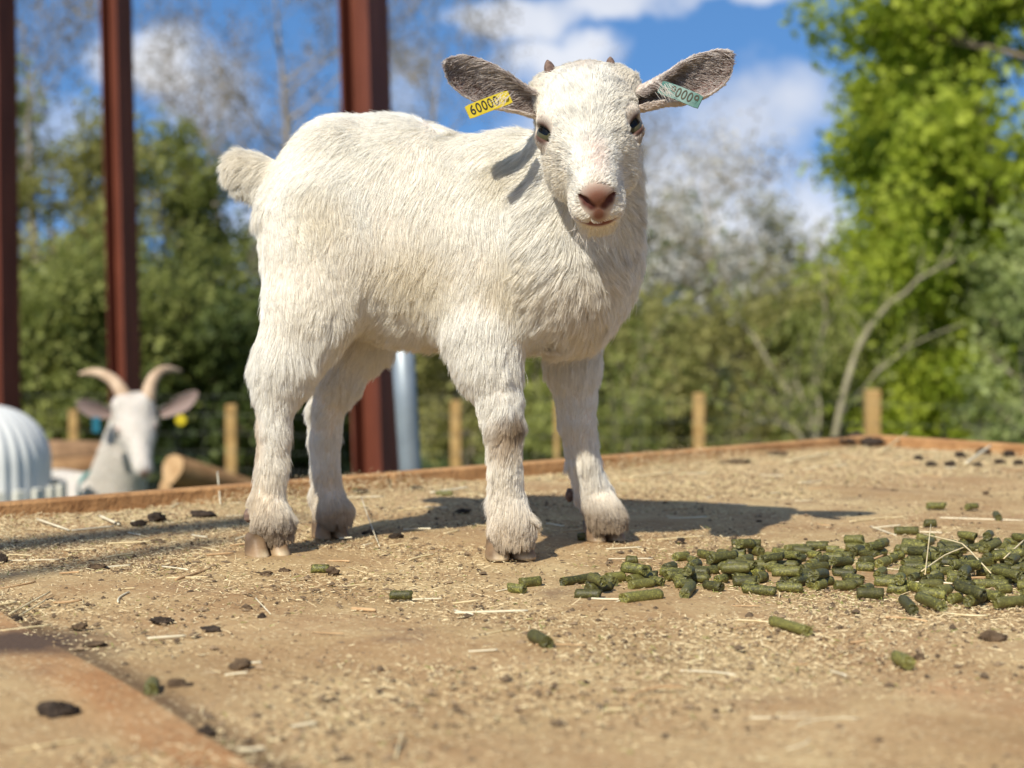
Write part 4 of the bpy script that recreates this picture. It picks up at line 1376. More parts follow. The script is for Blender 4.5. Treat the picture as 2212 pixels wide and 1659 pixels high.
def fur_tint(p, rng):
    c = np.tile(np.array([0.955, 0.925, 0.845]), (len(p), 1))
    def put(c0, r, col, s=1.0):
        w = (blob(p, c0, r) * s)[:, None]
        nonlocal c
        c = c * (1 - w) + np.array(col) * w
    n = wob(p, 45.0, 3)
    y = np.clip(n[:, 0] * 0.5, 0, 1)[:, None]
    c = c * (1 - y * .5) + np.array([0.88, 0.78, 0.60]) * y * .5
    put(P(690, 470, 1.33), 0.030, (0.88, 0.79, 0.60), 0.5)
    put(P(1105, 350, 1.30), 0.028, (0.76, 0.68, 0.50), 0.5)
    put(P(900, 610, 1.31), 0.035, (0.84, 0.75, 0.55), 0.5)
    put(P(1110, 590, 1.28), 0.030, (0.84, 0.75, 0.56), 0.5)
    put(P(1240, 640, 1.29), 0.035, (0.86, 0.76, 0.60), 0.4)
    put(P(1119, 908, 1.292), 0.0135, (0.16, 0.10, 0.05), 0.95)
    put(P(1098, 938, 1.290), 0.019, (0.52, 0.38, 0.22), 0.7)
    put(P(560, 1075, 1.33), 0.020, (0.62, 0.48, 0.28), 0.35)
    put(P(552, 930, 1.345), np.array([0.012, 0.02, 0.03]), (0.62, 0.42, 0.22), 0.55)
    low = np.clip((0.075 - p[:, 2] + 0.012 * n[:, 1]) / 0.050, 0, 1)[:, None]
    low2 = np.clip((0.040 - p[:, 2] + 0.006 * n[:, 2]) / 0.018, 0, 1)[:, None]
    c = c * (1 - low * .60) + np.array([0.62, 0.46, 0.25]) * low * .60
    c = c * (1 - low2 * .7) + np.array([0.22, 0.135, 0.06]) * low2 * .7
    h = head_local(p)
    onh = (h[:, 1] > -75) & (np.abs(h[:, 0]) < 60) & (p[:, 2] > 0.24) & (p[:, 1] < 1.33)
    pk = (np.clip(1.4 - np.sqrt((h[:, 0] / 9) ** 2 + ((h[:, 1] - 62) / 20) ** 2), 0, 1) * (h[:, 2] > -16) * onh)[:, None]
    c = c * (1 - pk * .38) + np.array([0.80, 0.58, 0.49]) * pk * .38
    gy = (np.clip(1.4 - np.sqrt((h[:, 0] / 11) ** 2 + ((h[:, 1] + 42) / 20) ** 2), 0, 1) * (h[:, 2] > 5) * onh)[:, None]
    c = c * (1 - gy * .5) + np.array([0.34, 0.29, 0.24]) * gy
    for (ec, look, fl, ul, sx) in EYES:
        w = np.clip(1.7 - np.linalg.norm(p - ec - look * 0.010, axis=1) / 0.0115, 0, 1)[:, None]
        c = c * (1 - w * .55) + np.array([0.50, 0.38, 0.30]) * w * .55
    fc = (onh & (h[:, 1] < 75))[:, None]
    st = wob(p, 420.0, 41, 10)[:, :1]
    c = c * np.where(fc, 1 - 0.16 * np.clip(st, 0, 1.2), 1)
    return c * (1 + np.where(fc, 0.09, 0.055) * rng.normal(size=(len(p), 1)))


# ---- ears: cupped shells, part of the same skin mesh
def ear_shell(axis, half, arc, up_hint, open_dir, ns=40, na=25, deep=0.62, th=0.0016):
    axis = np.asarray(axis, float)
    s = np.linspace(0, 1, len(axis)); S = np.linspace(0, 1, ns)
    def cr(vals):      # smooth interpolation
        vals = np.asarray(vals, float)
        m = np.gradient(vals, s, axis=0)
        i = np.clip(np.searchsorted(s, S, side='right') - 1, 0, len(s) - 2)
        h = (s[i + 1] - s[i]); t = (S - s[i]) / h
        if vals.ndim > 1: t = t[:, None]; h = h[:, None]
        return (2 * t**3 - 3 * t**2 + 1) * vals[i] + (t**3 - 2 * t**2 + t) * h * m[i] + (-2 * t**3 + 3 * t**2) * vals[i + 1] + (t**3 - t**2) * h * m[i + 1]
    C, W, A = cr(axis), np.maximum(cr(half) * np.sqrt(np.clip(1 - np.clip((S - .86) / .14, 0, 1) ** 2, 0.002, 1)), 0.0004), cr(arc)
    T = unit(np.gradient(C, axis=0))
    V = unit(np.asarray(up_hint, float) - T * (T @ np.asarray(up_hint, float))[:, None])
    D = np.cross(T, V)
    sg = np.sign(np.sum(D * open_dir, 1))[:, None]
    D = D * sg
    outer, inner = [], []
    for i in range(ns):
        a = np.linspace(-1, 1, na) * A[i]
        ring = C[i] + W[i] * (np.sin(a)[:, None] * V[i] - np.cos(a)[:, None] * deep * D[i])
        nrm = unit(np.sin(a)[:, None] * V[i] * deep - np.cos(a)[:, None] * D[i])
        edge = 1 - np.abs(np.linspace(-1, 1, na)) ** 6
        outer.append(ring); inner.append(ring - nrm * (th * (0.15 + 0.85 * edge))[:, None] * min(1, W[i] / 0.004))
    vo, vi = np.vstack(outer), np.vstack(inner)
    q = []
    for i in range(ns - 1):
        for k in range(na - 1):
            q.append((i * na + k, i * na + k + 1, (i + 1) * na + k + 1, (i + 1) * na + k))
    q = np.array(q)
    N = len(vo)
    qi = q[:, ::-1] + N
    rim = []
    for i in range(ns - 1):
        rim.append((i * na, (i + 1) * na, (i + 1) * na + N, i * na + N))
        k = na - 1
        rim.append((i * na + k, i * na + k + N, (i + 1) * na + k + N, (i + 1) * na + k))
    # make the outer sheet face outwards
    f0 = q[len(q) // 2]
    nn = np.cross(vo[f0[2]] - vo[f0[0]], vo[f0[3]] - vo[f0[1]])
    if nn.dot(vo[f0[0]] - vi[f0[0]]) < 0:
        q = q[:, ::-1]; qi = qi[:, ::-1]; rim = [r[::-1] for r in rim]
    return vo, vi, q, qi, np.array(rim), T, V, ns, na


def kid_ear(side):
    if side < 0:
        ax = [P(1172, 232, 1.262), P(1125, 214, 1.258), P(1068, 188, 1.248), P(1010, 160, 1.238), P(963, 133, 1.232)]
        hw = [.0105, .0125, .0170, .0165, .0078]
        arc = np.radians([125, 118, 92, 80, 75])
        opd = unit(np.array([0.05, -1.0, -0.40]))
    else:
        ax = [P(1375, 218, 1.262), P(1425, 200, 1.256), P(1480, 180, 1.244), P(1535, 150, 1.236), P(1576, 112, 1.232)]
        hw = [.0105, .0125, .0170, .0165, .0078]
        arc = np.radians([150, 140, 112, 88, 75])
        opd = unit(np.array([0.10, -1.0, -0.75]))
    return ear_shell(ax, hw, arc, (0, 0.05, 1.0), opd)


EARS = [kid_ear(-1), kid_ear(1)]
skin_v = [v1, v2]; skin_q = [q1, q2 + len(v1)]
off = len(v1) + len(v2)
ear_cols = []
for (vo, vi, qo, qi, rim, T, V, ns, na) in EARS:
    skin_v += [vo, vi]; skin_q += [qo + off, qi + off, rim + off]
    off += len(vo) * 2
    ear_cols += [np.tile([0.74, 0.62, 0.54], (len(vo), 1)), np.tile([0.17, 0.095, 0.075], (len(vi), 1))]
KV = np.vstack(skin_v); KQ = np.vstack(skin_q)
M_SKIN = skin_material('goat skin')
M_FUR = fur_material('goat hair')
KID_ROOT = G(850, 1195)
kid = empty('goat_kid', tuple(KID_ROOT))
tag(kid, 'young white goat kid with budding horns and tagged ears standing on the wooden platform', 'goat kid')


def kid_child(o):
    o.matrix_parent_inverse = Matrix.Translation(-Vector(KID_ROOT))
    return o


body = kid_child(mesh_obj('body', KV, KQ, M_SKIN, kid, smooth=True))
set_vcol(body.data, np.vstack([kid_skin_col(v1), kid_skin_col(v2)] + ear_cols))

# ---- the coat
_rng = np.random.default_rng(11)
def coat(v, q, n, N, wfn=None):
    p, nn = sample_surface(v, q, n, N, _rng, wfn)
    return p, nn


# nearer faces and those turned to the front get a denser coat
p1, m1 = coat(v1, q1, n1, HAIR_BODY)
hd = np.all((v2[q2].mean(axis=1) > HLO + 0.004) & (v2[q2].mean(axis=1) < HHI - 0.004), axis=1).astype(float)
p2, m2 = coat(v2, q2, n2, HAIR_HEAD, hd)
pp = np.vstack([p1, p2]); nn = np.vstack([m1, m2])
keep = fur_mask(pp) > 0.5
keep &= pp[:, 2] > 0.017
pp, nn = pp[keep], nn[keep]
fl, ln = kid_f.fur_dirs(pp)
# hair parts round the skull and down the face, fans over the hocks and fetlocks
h = head_local(pp)
onface = (pp[:, 1] < 1.30) & (h[:, 1] > -70) & (np.abs(h[:, 0]) < 60)
radial = np.stack([h[:, 0] / 30, -(h[:, 1] + 5) / 60 - 0.6, np.zeros(len(h))], 1) @ HEAD_AX
fl = np.where(onface[:, None], unit(fl) * .7 + radial * .55, fl)
lowz = pp[:, 2] < 0.085
fl = unit(fl) + wob(pp, 30.0, 21) * (0.26 + 0.24 * np.clip((0.34 - pp[:, 2]) / 0.06, 0, 1))[:, None] + wob(pp, 110.0, 22) * np.where(onface, .22, .16)[:, None]
ln = ln * (1 + 0.18 * wob(pp, 70.0, 23)[:, 0]) * _rng.uniform(0.65, 1.15, len(pp))
front = (h[:, 2] > -30) & (h[:, 1] > 55) & onface
ln = np.where(front, np.minimum(ln, 0.0052), ln)
low_ = np.clip((0.055 - pp[:, 2]) / 0.03, 0, 1)
ln = np.where(pp[:, 2] < 0.055, np.minimum(ln, 0.019 - 0.0080 * low_), ln)
ln = ln * (1 + 0.45 * np.clip(1 - np.abs(pp[:, 2] - 0.185) / 0.04, 0, 1) * (pp[:, 0] < 0.10))
ontail = (pp[:, 0] < P(598, 380, 1.42)[0]) & (pp[:, 2] > P(500, 470, 1.42)[2])
ln = np.where(ontail, ln * 1.12 + .003 * (pp[:, 2] < P(500, 385, 1.42)[2]), ln)
near_eye = np.zeros(len(pp), bool)
for (ec, look, fld, ul, sx) in EYES:
    de = np.linalg.norm(pp - ec - look * .011, axis=1)
    near_eye |= de < 0.019
    wv = np.clip(1.6 - de / 0.013, 0, 1)[:, None]
    fl = unit(fl) * (1 - wv) + unit(pp - ec - look * .011) * wv * 1.2
ln = np.where(near_eye, np.minimum(ln, 0.0034), ln)
md = mouth_dist(h)
ln = np.where(md < 9, np.minimum(ln, 0.0030 + np.clip(md - 4, 0, 9) * .0004), ln)
trunk = np.clip((pp[:, 2] - 0.13) / 0.12, 0, 1)
lift = np.where(onface, 0.34, 0.22 - 0.13 * trunk) + 0.06 * wob(pp, 60.0, 24)[:, 1]
lift = np.where(ontail, .30, lift)
fl = np.where(ontail[:, None], unit(fl) * .55 + down * .75, fl)
fl = np.where((ontail & (pp[:, 2] < P(500, 385, 1.42)[2]))[:, None], unit(fl) + down * 1.2, fl)
lift = np.clip(lift, 0.06, 0.6)
kid_child(make_hair('fur', kid, pp, nn, fl, ln, lift, fur_tint(pp, _rng), M_FUR, rad=0.000148, clump=np.where(onface, .62, .44 - .22 * np.clip((pp[:, 2] - .22) / .1, 0, 1)), clump_n=22000, seed=3, droop=0.05, curl=0.05,
                    clump2=np.where(onface, .15, 0.06 + .38 * np.clip((0.335 + 0.02 * wob(pp, 25., 31)[:, 0] - pp[:, 2]) / 0.07, 0, 1)), clump2_n=5200))

# ear hair: short and white outside, long pale fringe inside
ep, en, et, el_, ec_, eli = [], [], [], [], [], []
for (vo, vi, qo, qi, rim, T, V, ns, na), sx in zip(EARS, (-1, 1)):
    no = vnormals(vo, qo)
    a, b = sample_surface(vo, qo, no, HAIR_EAR, _rng)
    ep.append(a); en.append(b); et.append(np.tile(T.mean(0), (len(a), 1))); el_.append(_rng.uniform(.003, .006, len(a)))
    ec_.append(np.tile([0.80, 0.73, 0.66], (len(a), 1))); eli.append(np.full(len(a), .25))
    qi2 = qi - len(vo)
    ni = vnormals(vi, qi2)
    a, b = sample_surface(vi, qi2, ni, int(HAIR_EAR * .9), _rng)
    # distance from the upper rim decides how long the fringe is
    u = (a - vi.mean(0)) @ unit(V.mean(0)) / 0.015
    ln_ = np.clip(0.007 + 0.006 * np.clip(u, -1, 1) + _rng.uniform(-.001, .004, len(a)), .003, .013)
    ep.append(a); en.append(b); et.append(unit(T.mean(0) * .75 - V.mean(0) * .75) + 0.2 * _rng.normal(size=(len(a), 3)))
    el_.append(ln_)
    g = np.clip(_rng.uniform(0, 1, (len(a), 1)) ** 1.4 * .75 + .35 * np.clip(np.abs(u[:, None]) - .45, 0, 1) * 1.6, 0, 1)
    corek = (np.abs(u) > .55) | (_rng.random(len(a)) < .55)
    ec_.append(np.array([0.22, 0.15, 0.12]) * (1 - g) + np.array([0.84, 0.77, 0.70]) * g); eli.append(np.full(len(a), .35))
    el_[-1] = np.where(corek, ln_, .0015)
ep, en, et, el_, ec_, eli = [np.concatenate(x) for x in (ep, en, et, el_, ec_, eli)]
kid_child(make_hair('ear_fur', kid, ep, en, et, el_, eli, ec_, M_FUR, rad=0.00019, clump=0.5, clump_n=2500, seed=5, curl=0.12))
# whiskers round the chin and long guard hairs on the throat
wp = np.array([H(_rng.uniform(-17, 17), _rng.uniform(56, 76), -50.5 + _rng.uniform(-2, 3)) for _ in range(170)])
wnn = np.tile(-Hz, (len(wp), 1)) + 0.3 * _rng.normal(size=(len(wp), 3))
kid_child(make_hair('whiskers', kid, wp, unit(wnn), np.tile(down, (len(wp), 1)) + 0.5 * _rng.normal(size=(len(wp), 3)), _rng.uniform(.008, .018, len(wp)), 0.9,
                    np.tile([0.82, 0.76, 0.66], (len(wp), 1)), M_FUR, rad=0.00012, clump=0.2, clump_n=40, seed=9))

# hairs of the ear fringe that fall across the tags
tp, tt = [], []
for (x0, x1, y0, y1, d0, sgn) in ((1078, 1112, 195, 225, 1.219, -1), (1415, 1448, 178, 200, 1.218, 1)):
    for _ in range(34):
        tp.append(P(_rng.uniform(x0, x1), _rng.uniform(y0, y1), d0 + _rng.uniform(0, .003)))
        tt.append([sgn * _rng.uniform(.2, .9), -.12, _rng.uniform(-1, -.2)])
tp, tt = np.array(tp), np.array(tt)
kid_child(make_hair('ear_fringe', kid, tp, np.tile([0, -1.0, 0], (len(tp), 1)), tt, _rng.uniform(.006, .013, len(tp)), .12, np.tile([0.80, 0.74, 0.66], (len(tp), 1)), M_FUR, rad=.00014, clump=.5, clump_n=14, seed=12))
# ---- eyes, horn buds
M_EYE = eye_material('goat eye')
M_HORN = simple_mat('horn', (0.10, 0.055, 0.04), (0.26, 0.17, 0.12), 300, 0.55, 0.4, 0.4, 900)


def uv_sphere(r, n=28, m=18):
    v, f = [], []
    for i in range(m + 1):
        a = math.pi * i / m
        for k in range(n):
            b = 2 * math.pi * k / n
            v.append((r * math.sin(a) * math.cos(b), r * math.sin(a) * math.sin(b), r * math.cos(a)))
    for i in range(m):
        for k in range(n):
            k2 = (k + 1) % n
            f.append((i * n + k, (i + 1) * n + k, (i + 1) * n + k2, i * n + k2))
    return v, f


for (c, look, fld, ul, sx) in EYES:
    v, f = uv_sphere(0.0116)
    e = mesh_obj('eye', v, f, M_EYE, kid, smooth=True)
    M = Matrix((tuple(fld), tuple(ul), tuple(np.cross(fld, ul)))).transposed().to_4x4()
    if np.cross(fld, ul).dot(look) < 0:
        M = Matrix((tuple(-fld), tuple(ul), tuple(-np.cross(fld, ul)))).transposed().to_4x4()
    M.translation = Vector(c)
    e.matrix_parent_inverse = Matrix.Translation(-Vector(KID_ROOT))
    e.matrix_basis = M
for (b, t, r) in ((H(-25, -50, 20), H(-28.5, -60, 36.5), .0060), (H(22, -50, 22), H(23, -60, 34.5), .0050)):
    mb = MB()
    s = np.linspace(0, 1, 9)
    pts = b + (t - b) * s[:, None] + np.array([0, 0.002, 0]) * (s ** 2)[:, None]
    mb.tube(pts, r * np.array([1.1, 1.08, 1.0, .93, .85, .78, .68, .48, .12]), 14)
    kid_child(mb.build('horn', M_HORN, kid, True))

# ---- hooves: two claws each with pale worn tips
m, nt = mat('hoof')
tc = nt.n('ShaderNodeTexCoord').outputs['Object']
at = nt.n('ShaderNodeAttribute', attribute_name='Tint')
f = nt.noise(tc, 260, 4, 0.6)
c = nt.mix(nt.math('MULTIPLY', f, 0.6), at.outputs['Color'], (0.5, 0.36, 0.22), 'MULTIPLY')
finish(nt, c, 0.5, 0.3, nt.n('ShaderNodeBump', {'Height': nt.noise(tc, 500, 4, 0.6), 'Strength': 0.3, 'Distance': 0.0008}).outputs[0])
M_HOOF = m


def hoof(px, py, yaw, wid, hgt=0.019, ln=0.031, split=0.004, spread=0.08, pale=1.0):
    """px,py: middle of the front of the sole, yaw: way the toes point (0 = at the camera)"""
    g = G(px, py)
    V, Fc, C = [], [], []
    for sx in (-1, 1):
        n, m = 18, 9
        ph = yaw + sx * spread
        fw = np.array([math.sin(ph), -math.cos(ph), 0]); rt = np.array([math.cos(ph), math.sin(ph), 0])
        base = len(V)
        w = (wid - split) / 2
        for j in range(m + 1):
            t = j / m
            for k in range(n):
                a = 2 * math.pi * k / n
                ca, sa = math.cos(a), math.sin(a)
                # claw outline: flat on the inner side, rounded outer side and toe
                xx = (abs(ca) ** 0.75) * math.copysign(1, ca) * w / 2
                yy = (abs(sa) ** 0.8) * math.copysign(1, sa) * ln / 2
                flare = 1.10 - 0.28 * t if t < .85 else 0.87 - (t - .85) * 2.2
                slope = -t * 0.010
                tuck = 0.94 if j == 0 else 1.0
                p = g + rt * (sx * (split / 2 + w / 2) + xx * flare * tuck - sx * t * 0.0005) + fw * ((yy * flare * tuck) + slope - ln / 2 + 0.002) + np.array([0, 0, t * hgt + 0.0004])
                V.append(p)
                edge = max(0, 1 - t / 0.16)
                toe = max(0, sa) * max(0, 1 - abs(ca + sx * .35) * 1.2) * max(0, 1 - t / 0.42)
                pl = min(1, max(edge * 0.5, toe * 1.8)) * pale
                mott = 0.7 + 0.6 * (0.5 + 0.5 * math.sin(a * 2.3 + t * 5 + px))
                col = np.array([0.30, 0.20, 0.11]) * mott * (1 - .45 * t) * (1 - pl) + np.array([0.70, 0.58, 0.38]) * pl
                C.append(col)
        for j in range(m):
            for k in range(n):
                k2 = (k + 1) % n
                Fc.append((base + j * n + k, base + j * n + k2, base + (j + 1) * n + k2, base + (j + 1) * n + k))
        Fc.append(tuple(base + k for k in range(n - 1, -1, -1)))
        Fc.append(tuple(base + m * n + k for k in range(n)))
    o = kid_child(mesh_obj('hoof', V, Fc, M_HOOF, kid, smooth=True))
    set_vcol(o.data, np.array(C))
    return o


hoof(1111, 1212, 0.25, 0.045, split=.006, spread=.12)
hoof(1318, 1172, 0.35, 0.038, pale=.7)
hoof(592, 1206, 0.55, 0.038)
hoof(724, 1166, 0.45, 0.034, pale=.25)
# dew claws
for (px, py, d) in ((1232, 1068, 1.435), (538, 1112, 1.36)):
    mb = MB(); a = P(px, py - 12, d); b = P(px - 2, py + 16, d - .004)
    mb.tube([a, a * .6 + b * .4, a * .2 + b * .8, b], [.003, .0045, .004, .0015], 10)
    kid_child(mb.build('dew_claw', M_HORN, kid, True))

# ---- ear tags with stamped numbers
M_TAGY = simple_mat('yellow ear tag plastic', (0.50, 0.38, 0.012), (0.60, 0.46, 0.018), 300, 0.35, 0.5)
M_TAGG = simple_mat('green ear tag plastic', (0.03, 0.115, 0.09), (0.04, 0.145, 0.11), 300, 0.4, 0.5)  # base green darkened for the shade on this tag
M_INK = simple_mat('stamped ink', (0.02, 0.02, 0.01), (0.06, 0.05, 0.02), 500, 0.6, 0.3)


def ear_tag(corner_l, corner_r, hgt, m, text, tsize, n_in=(0, -1, 0), bend=0.0, rivet=.38, ink=0.0):
    a, b = np.asarray(corner_l), np.asarray(corner_r)
    X = unit(b - a); Z = np.asarray(n_in, float); Z = unit(Z - X * Z.dot(X)); Y = np.cross(Z, X)
    if Y[2] < 0: Y = -Y; 
    Z = np.cross(X, Y)
    w = np.linalg.norm(b - a); th = 0.0007
    n = 10
    V, Fc = [], []
    for zz in (-th, th):
        for j in range(2):
            for i in range(n + 1):
                u = i / n
                V.append(((u - .5) * w, (j - .5) * hgt * (1.0 if 0 < i < n else .9), zz - bend * 4 * (u - .5) ** 2))
    r = n + 1
    for i in range(n):
        Fc += [(i, r + i, r + i + 1, i + 1), (2 * r + i, 2 * r + i + 1, 3 * r + i + 1, 3 * r + i), (i, i + 1, 2 * r + i + 1, 2 * r + i), (r + i, 3 * r + i, 3 * r + i + 1, r + i + 1)]
    Fc += [(0, 2 * r, 3 * r, r), (n, r + n, 3 * r + n, 2 * r + n)]
    o = mesh_obj('ear_tag', V, Fc, m, kid)
    M = Matrix((tuple(X), tuple(Y), tuple(Z))).transposed().to_4x4()
    M.translation = Vector((a + b) / 2)
    o.matrix_parent_inverse = Matrix.Translation(-Vector(KID_ROOT))
    o.matrix_basis = M
    cu = bpy.data.curves.new('number', 'FONT')
    cu.body = text; cu.size = tsize; cu.align_x = 'CENTER'; cu.align_y = 'CENTER'; cu.extrude = 0.0001; cu.space_character = 1.12
    cu.offset = 0.00012
    t = bpy.data.objects.new('number', cu)
    COL.objects.link(t)
    dg = bpy.context.evaluated_depsgraph_get()
    me = bpy.data.meshes.new_from_object(t.evaluated_get(dg))
    bpy.data.objects.remove(t)
    co = np.empty(len(me.vertices) * 3, dtype=np.float32); me.vertices.foreach_get('co', co); co = co.reshape(-1, 3)
    co[:, 0] *= 0.82
    co[:, 0] += ink
    co[:, 2] += th + 0.0002 - bend * 4 * (co[:, 0] / w) ** 2
    me.vertices.foreach_set('co', co.ravel()); me.update()
    me.materials.clear(); me.materials.append(M_INK)
    t = bpy.data.objects.new('number', me)
    COL.objects.link(t); t.parent = o
    # rivet holding the tag in the ear
    mb = MB(); rx = rivet * w
    mb.tube([(rx, 0, -0.006), (rx, 0, 0.0012), (rx, 0, 0.0022)], [.0022, .0026, .0010], 14)
    mb.build('rivet', m, o, True)
    return o


tag(ear_tag(P(1010, 243, 1.222), P(1102, 208, 1.232), 0.0112, M_TAGY, '60000', 0.0112, (0.1, -1, 0.15), 0.001, ink=-0.004), 'yellow plastic ear tag')
tag(ear_tag(P(1425, 186, 1.236), P(1512, 220, 1.222), 0.0112, M_TAGG, '90009', 0.0112, (-0.1, -1, 0.1), 0.002, ink=0.004, rivet=-.4), 'green plastic ear tag')
# ------------------------------------------------------------------ the horned goat beyond the platform
AD = 4.45
ag = Field()
def apx(px, py, d=AD):
    return P(px, py, d)
def am(r, d=AD):
    return r * d / FPX
# head: forehead, long face turned a little to our right
hy = unit(np.array([0.26, -0.60, -0.75])); hx = unit(np.array([1.0, 0.26, 0.05])); hx = unit(hx - hy * hx.dot(hy)); hz = np.cross(hy, hx)
if hz[2] < 0: hz = -hz
AX = np.array([hx, hy, hz])
ho = apx(292, 905)
def A_(x, y, z): return ho + (x * hx + y * hy + z * hz) * 0.001
ag.el(A_(0, -25, -15), AX, [.062, .072, .060], k=.02)
ag.el(A_(0, 30, -20), AX, [.054, .068, .046], k=.02)
ag.rc(A_(0, 40, -12), A_(0, 165, -14), .036, .023, k=.02)
ag.rc(A_(0, 20, -50), A_(2, 155, -40), .034, .020, k=.03)
for sx in (-1, 1):
    ag.el(A_(sx * 46, 28, -8), AX, [.016, .020, .014], k=.012)
    ag.el(A_(sx * 52, 36, -10), AX, [.010, .016, .010], k=.004, op='sub')
    ag.el(A_(sx * 34, -45, 18), AX, [.024, .024, .026], k=.02)
    ag.el(A_(sx * 11 + 8, 186, -24), AX, [.006, .010, .006], k=.004, op='sub')
# neck, trunk and legs
ag.rc(apx(275, 930, AD + .10), apx(240, 1075, AD + .22), .056, .085, k=.03)
ag.rc(apx(285, 990, AD + .10), apx(262, 1120, AD + .20), .040, .070, k=.04)
w0 = np.array([*(apx(205, 1110, AD + .38)[:2]), GZ + .60])
bd = unit(np.array([-0.62, 0.78, 0]))
bl = np.array([bd[1], -bd[0], 0])
BA = np.array([bd, bl, [0, 0, 1.0]])
w0 = w0 - bd * 0.02
ag.el(w0, BA, [.22, .15, .20], k=.05)
ag.el(w0 + bd * .30, BA, [.30, .17, .20], k=.05)
ag.el(w0 + bd * .58, BA, [.20, .155, .18], k=.05)
ag.rc(w0 + np.array([0, 0, .16]), w0 + bd * .6 + np.array([0, 0, .12]), .07, .07, k=.05)
for (q, s) in ((-.04, -1), (-.04, 1), (.62, -1), (.62, 1)):
    c = w0 + bd * q + bl * s * .085
    up_ = c + np.array([0, 0, -.12]); kn = np.array([c[0], c[1], GZ + .30]); an = np.array([c[0], c[1], GZ + .10]); ft = np.array([c[0], c[1], GZ + .035])
    if q > 0:
        kn = kn + bd * .06; an = an + bd * .03; ft = ft
    else:
        ft = ft - bd * .02
    ag.rc(c, up_, .085, .065, k=.04); ag.rc(up_, kn, .055, .027, k=.02); ag.rc(kn, an, .026, .020, k=.008); ag.rc(an, ft - bd * .02, .022, .026, k=.008)
ag.rc(w0 + bd * .76 + np.array([0, 0, .10]), w0 + bd * .86 + np.array([0, 0, .16]), .03, .02, k=.02)
allp = np.array([p['lo'] for p in ag.prims]).min(0) - .03, np.array([p['hi'] for p in ag.prims]).max(0) + .03
av, aq = ag.surface(allp[0], allp[1], 0.008)
av = smooth_verts(av, aq, 2)
hlo, hhi = ho - .17, ho + .17; hlo[2] = A_(0, 185, -20)[2] - .03
sub = Field(); sub.prims = ag.prims
bv, bq = ag.surface(hlo, hhi, 0.0032)
qc = av[aq].mean(1)
aq = aq[~np.all((qc > hlo + .012) & (qc < hhi - .012), axis=1)]
bv = smooth_verts(bv, bq, 1)
def aear(side):
    if side < 0:
        axp = [apx(246, 893, AD + .02), apx(222, 890, AD), apx(196, 882, AD - .02), apx(163, 868, AD - .03)]; op = unit(np.array([0.1, -1, -.2]))
    else:
        axp = [apx(345, 893, AD + .03), apx(370, 884, AD + .01), apx(398, 868, AD), apx(428, 846, AD)]; op = unit(np.array([.2, -1, -.25]))
    return ear_shell(axp, [.015, .020, .024, .010], np.radians([130, 105, 88, 75]), (0, 0.05, 1), op, ns=24, na=15, th=.004)
AE = [aear(-1), aear(1)]
VV, QQ = [av, bv], [aq, bq + len(av)]
off = len(av) + len(bv); cc = []
for arr in (av, bv):
    c = np.tile([0.66, 0.61, 0.54], (len(arr), 1))
    h_ = (arr - ho) @ AX.T * 1000
    w = (np.clip(1.6 - np.linalg.norm((h_ - np.array([8, 184, -20])) / np.array([19, 18, 16]), axis=1), 0, 1) * (np.abs(h_[:, 0]) < 60))[:, None]
    c = c * (1 - w) + np.array([0.62, 0.30, 0.24]) * w
    for sx in (-1, 1):
        w = np.clip(1.6 - np.linalg.norm(h_ - np.array([sx * 52, 36, -10]), axis=1) / 16, 0, 1)[:, None]
        c = c * (1 - w) + np.array([0.30, 0.12, 0.08]) * w
    cc.append(c)
for (vo, vi, qo, qi, rim, T, V, ns, na) in AE:
    VV += [vo, vi]; QQ += [qo + off, qi + off, rim + off]; off += 2 * len(vo)
    cc += [np.tile([0.74, 0.70, 0.64], (len(vo), 1)), np.tile([0.30, 0.22, 0.19], (len(vi), 1))]
AROOT = np.array([w0[0] + bd[0] * .3, w0[1] + bd[1] * .3, GZ])
ar = empty('goat', tuple(AROOT)); tag(ar, 'white adult goat with curved tan horns and a teal collar looking over the platform edge', 'goat')
AINV = Matrix.Translation(-Vector(AROOT))
def ach(o):
    o.parent = ar; o.matrix_parent_inverse = AINV; return o
ach(mesh_obj('body', np.vstack(VV), np.vstack(QQ), M_SKIN, smooth=True)); 
set_vcol(ar.children[0].data, np.vstack(cc))
# a short coat so its outline is soft
Vn, Qn = np.vstack([av, bv]), np.vstack([aq, bq + len(av)])
nrm = vnormals(Vn, Qn)
p_, n_ = sample_surface(Vn, Qn, nrm, 45000, np.random.default_rng(2))
h_ = (p_ - ho) @ AX.T * 1000
k_ = (p_[:, 2] > GZ + .06) & (np.linalg.norm(h_ - np.array([52, 36, -10]), axis=1) > 15) & (np.linalg.norm(h_ - np.array([-52, 36, -10]), axis=1) > 15) & (np.linalg.norm((h_ - np.array([8, 184, -20])) / np.array([20, 18, 16]), axis=1) > 1)
p_, n_ = p_[k_], n_[k_]
ach(make_hair('fur', ar, p_, n_, np.tile([0.0, 0.15, -1.0], (len(p_), 1)), np.random.default_rng(3).uniform(.008, .018, len(p_)), .25, np.tile([0.80, 0.76, 0.68], (len(p_), 1)), M_FUR, rad=.0007, segs=4, clump=.4, clump_n=4000, seed=8))
M_HORN2 = simple_mat('tan horn', (0.42, 0.28, 0.17), (0.62, 0.45, 0.30), 30, 0.55, 0.35, 0.3, 120)
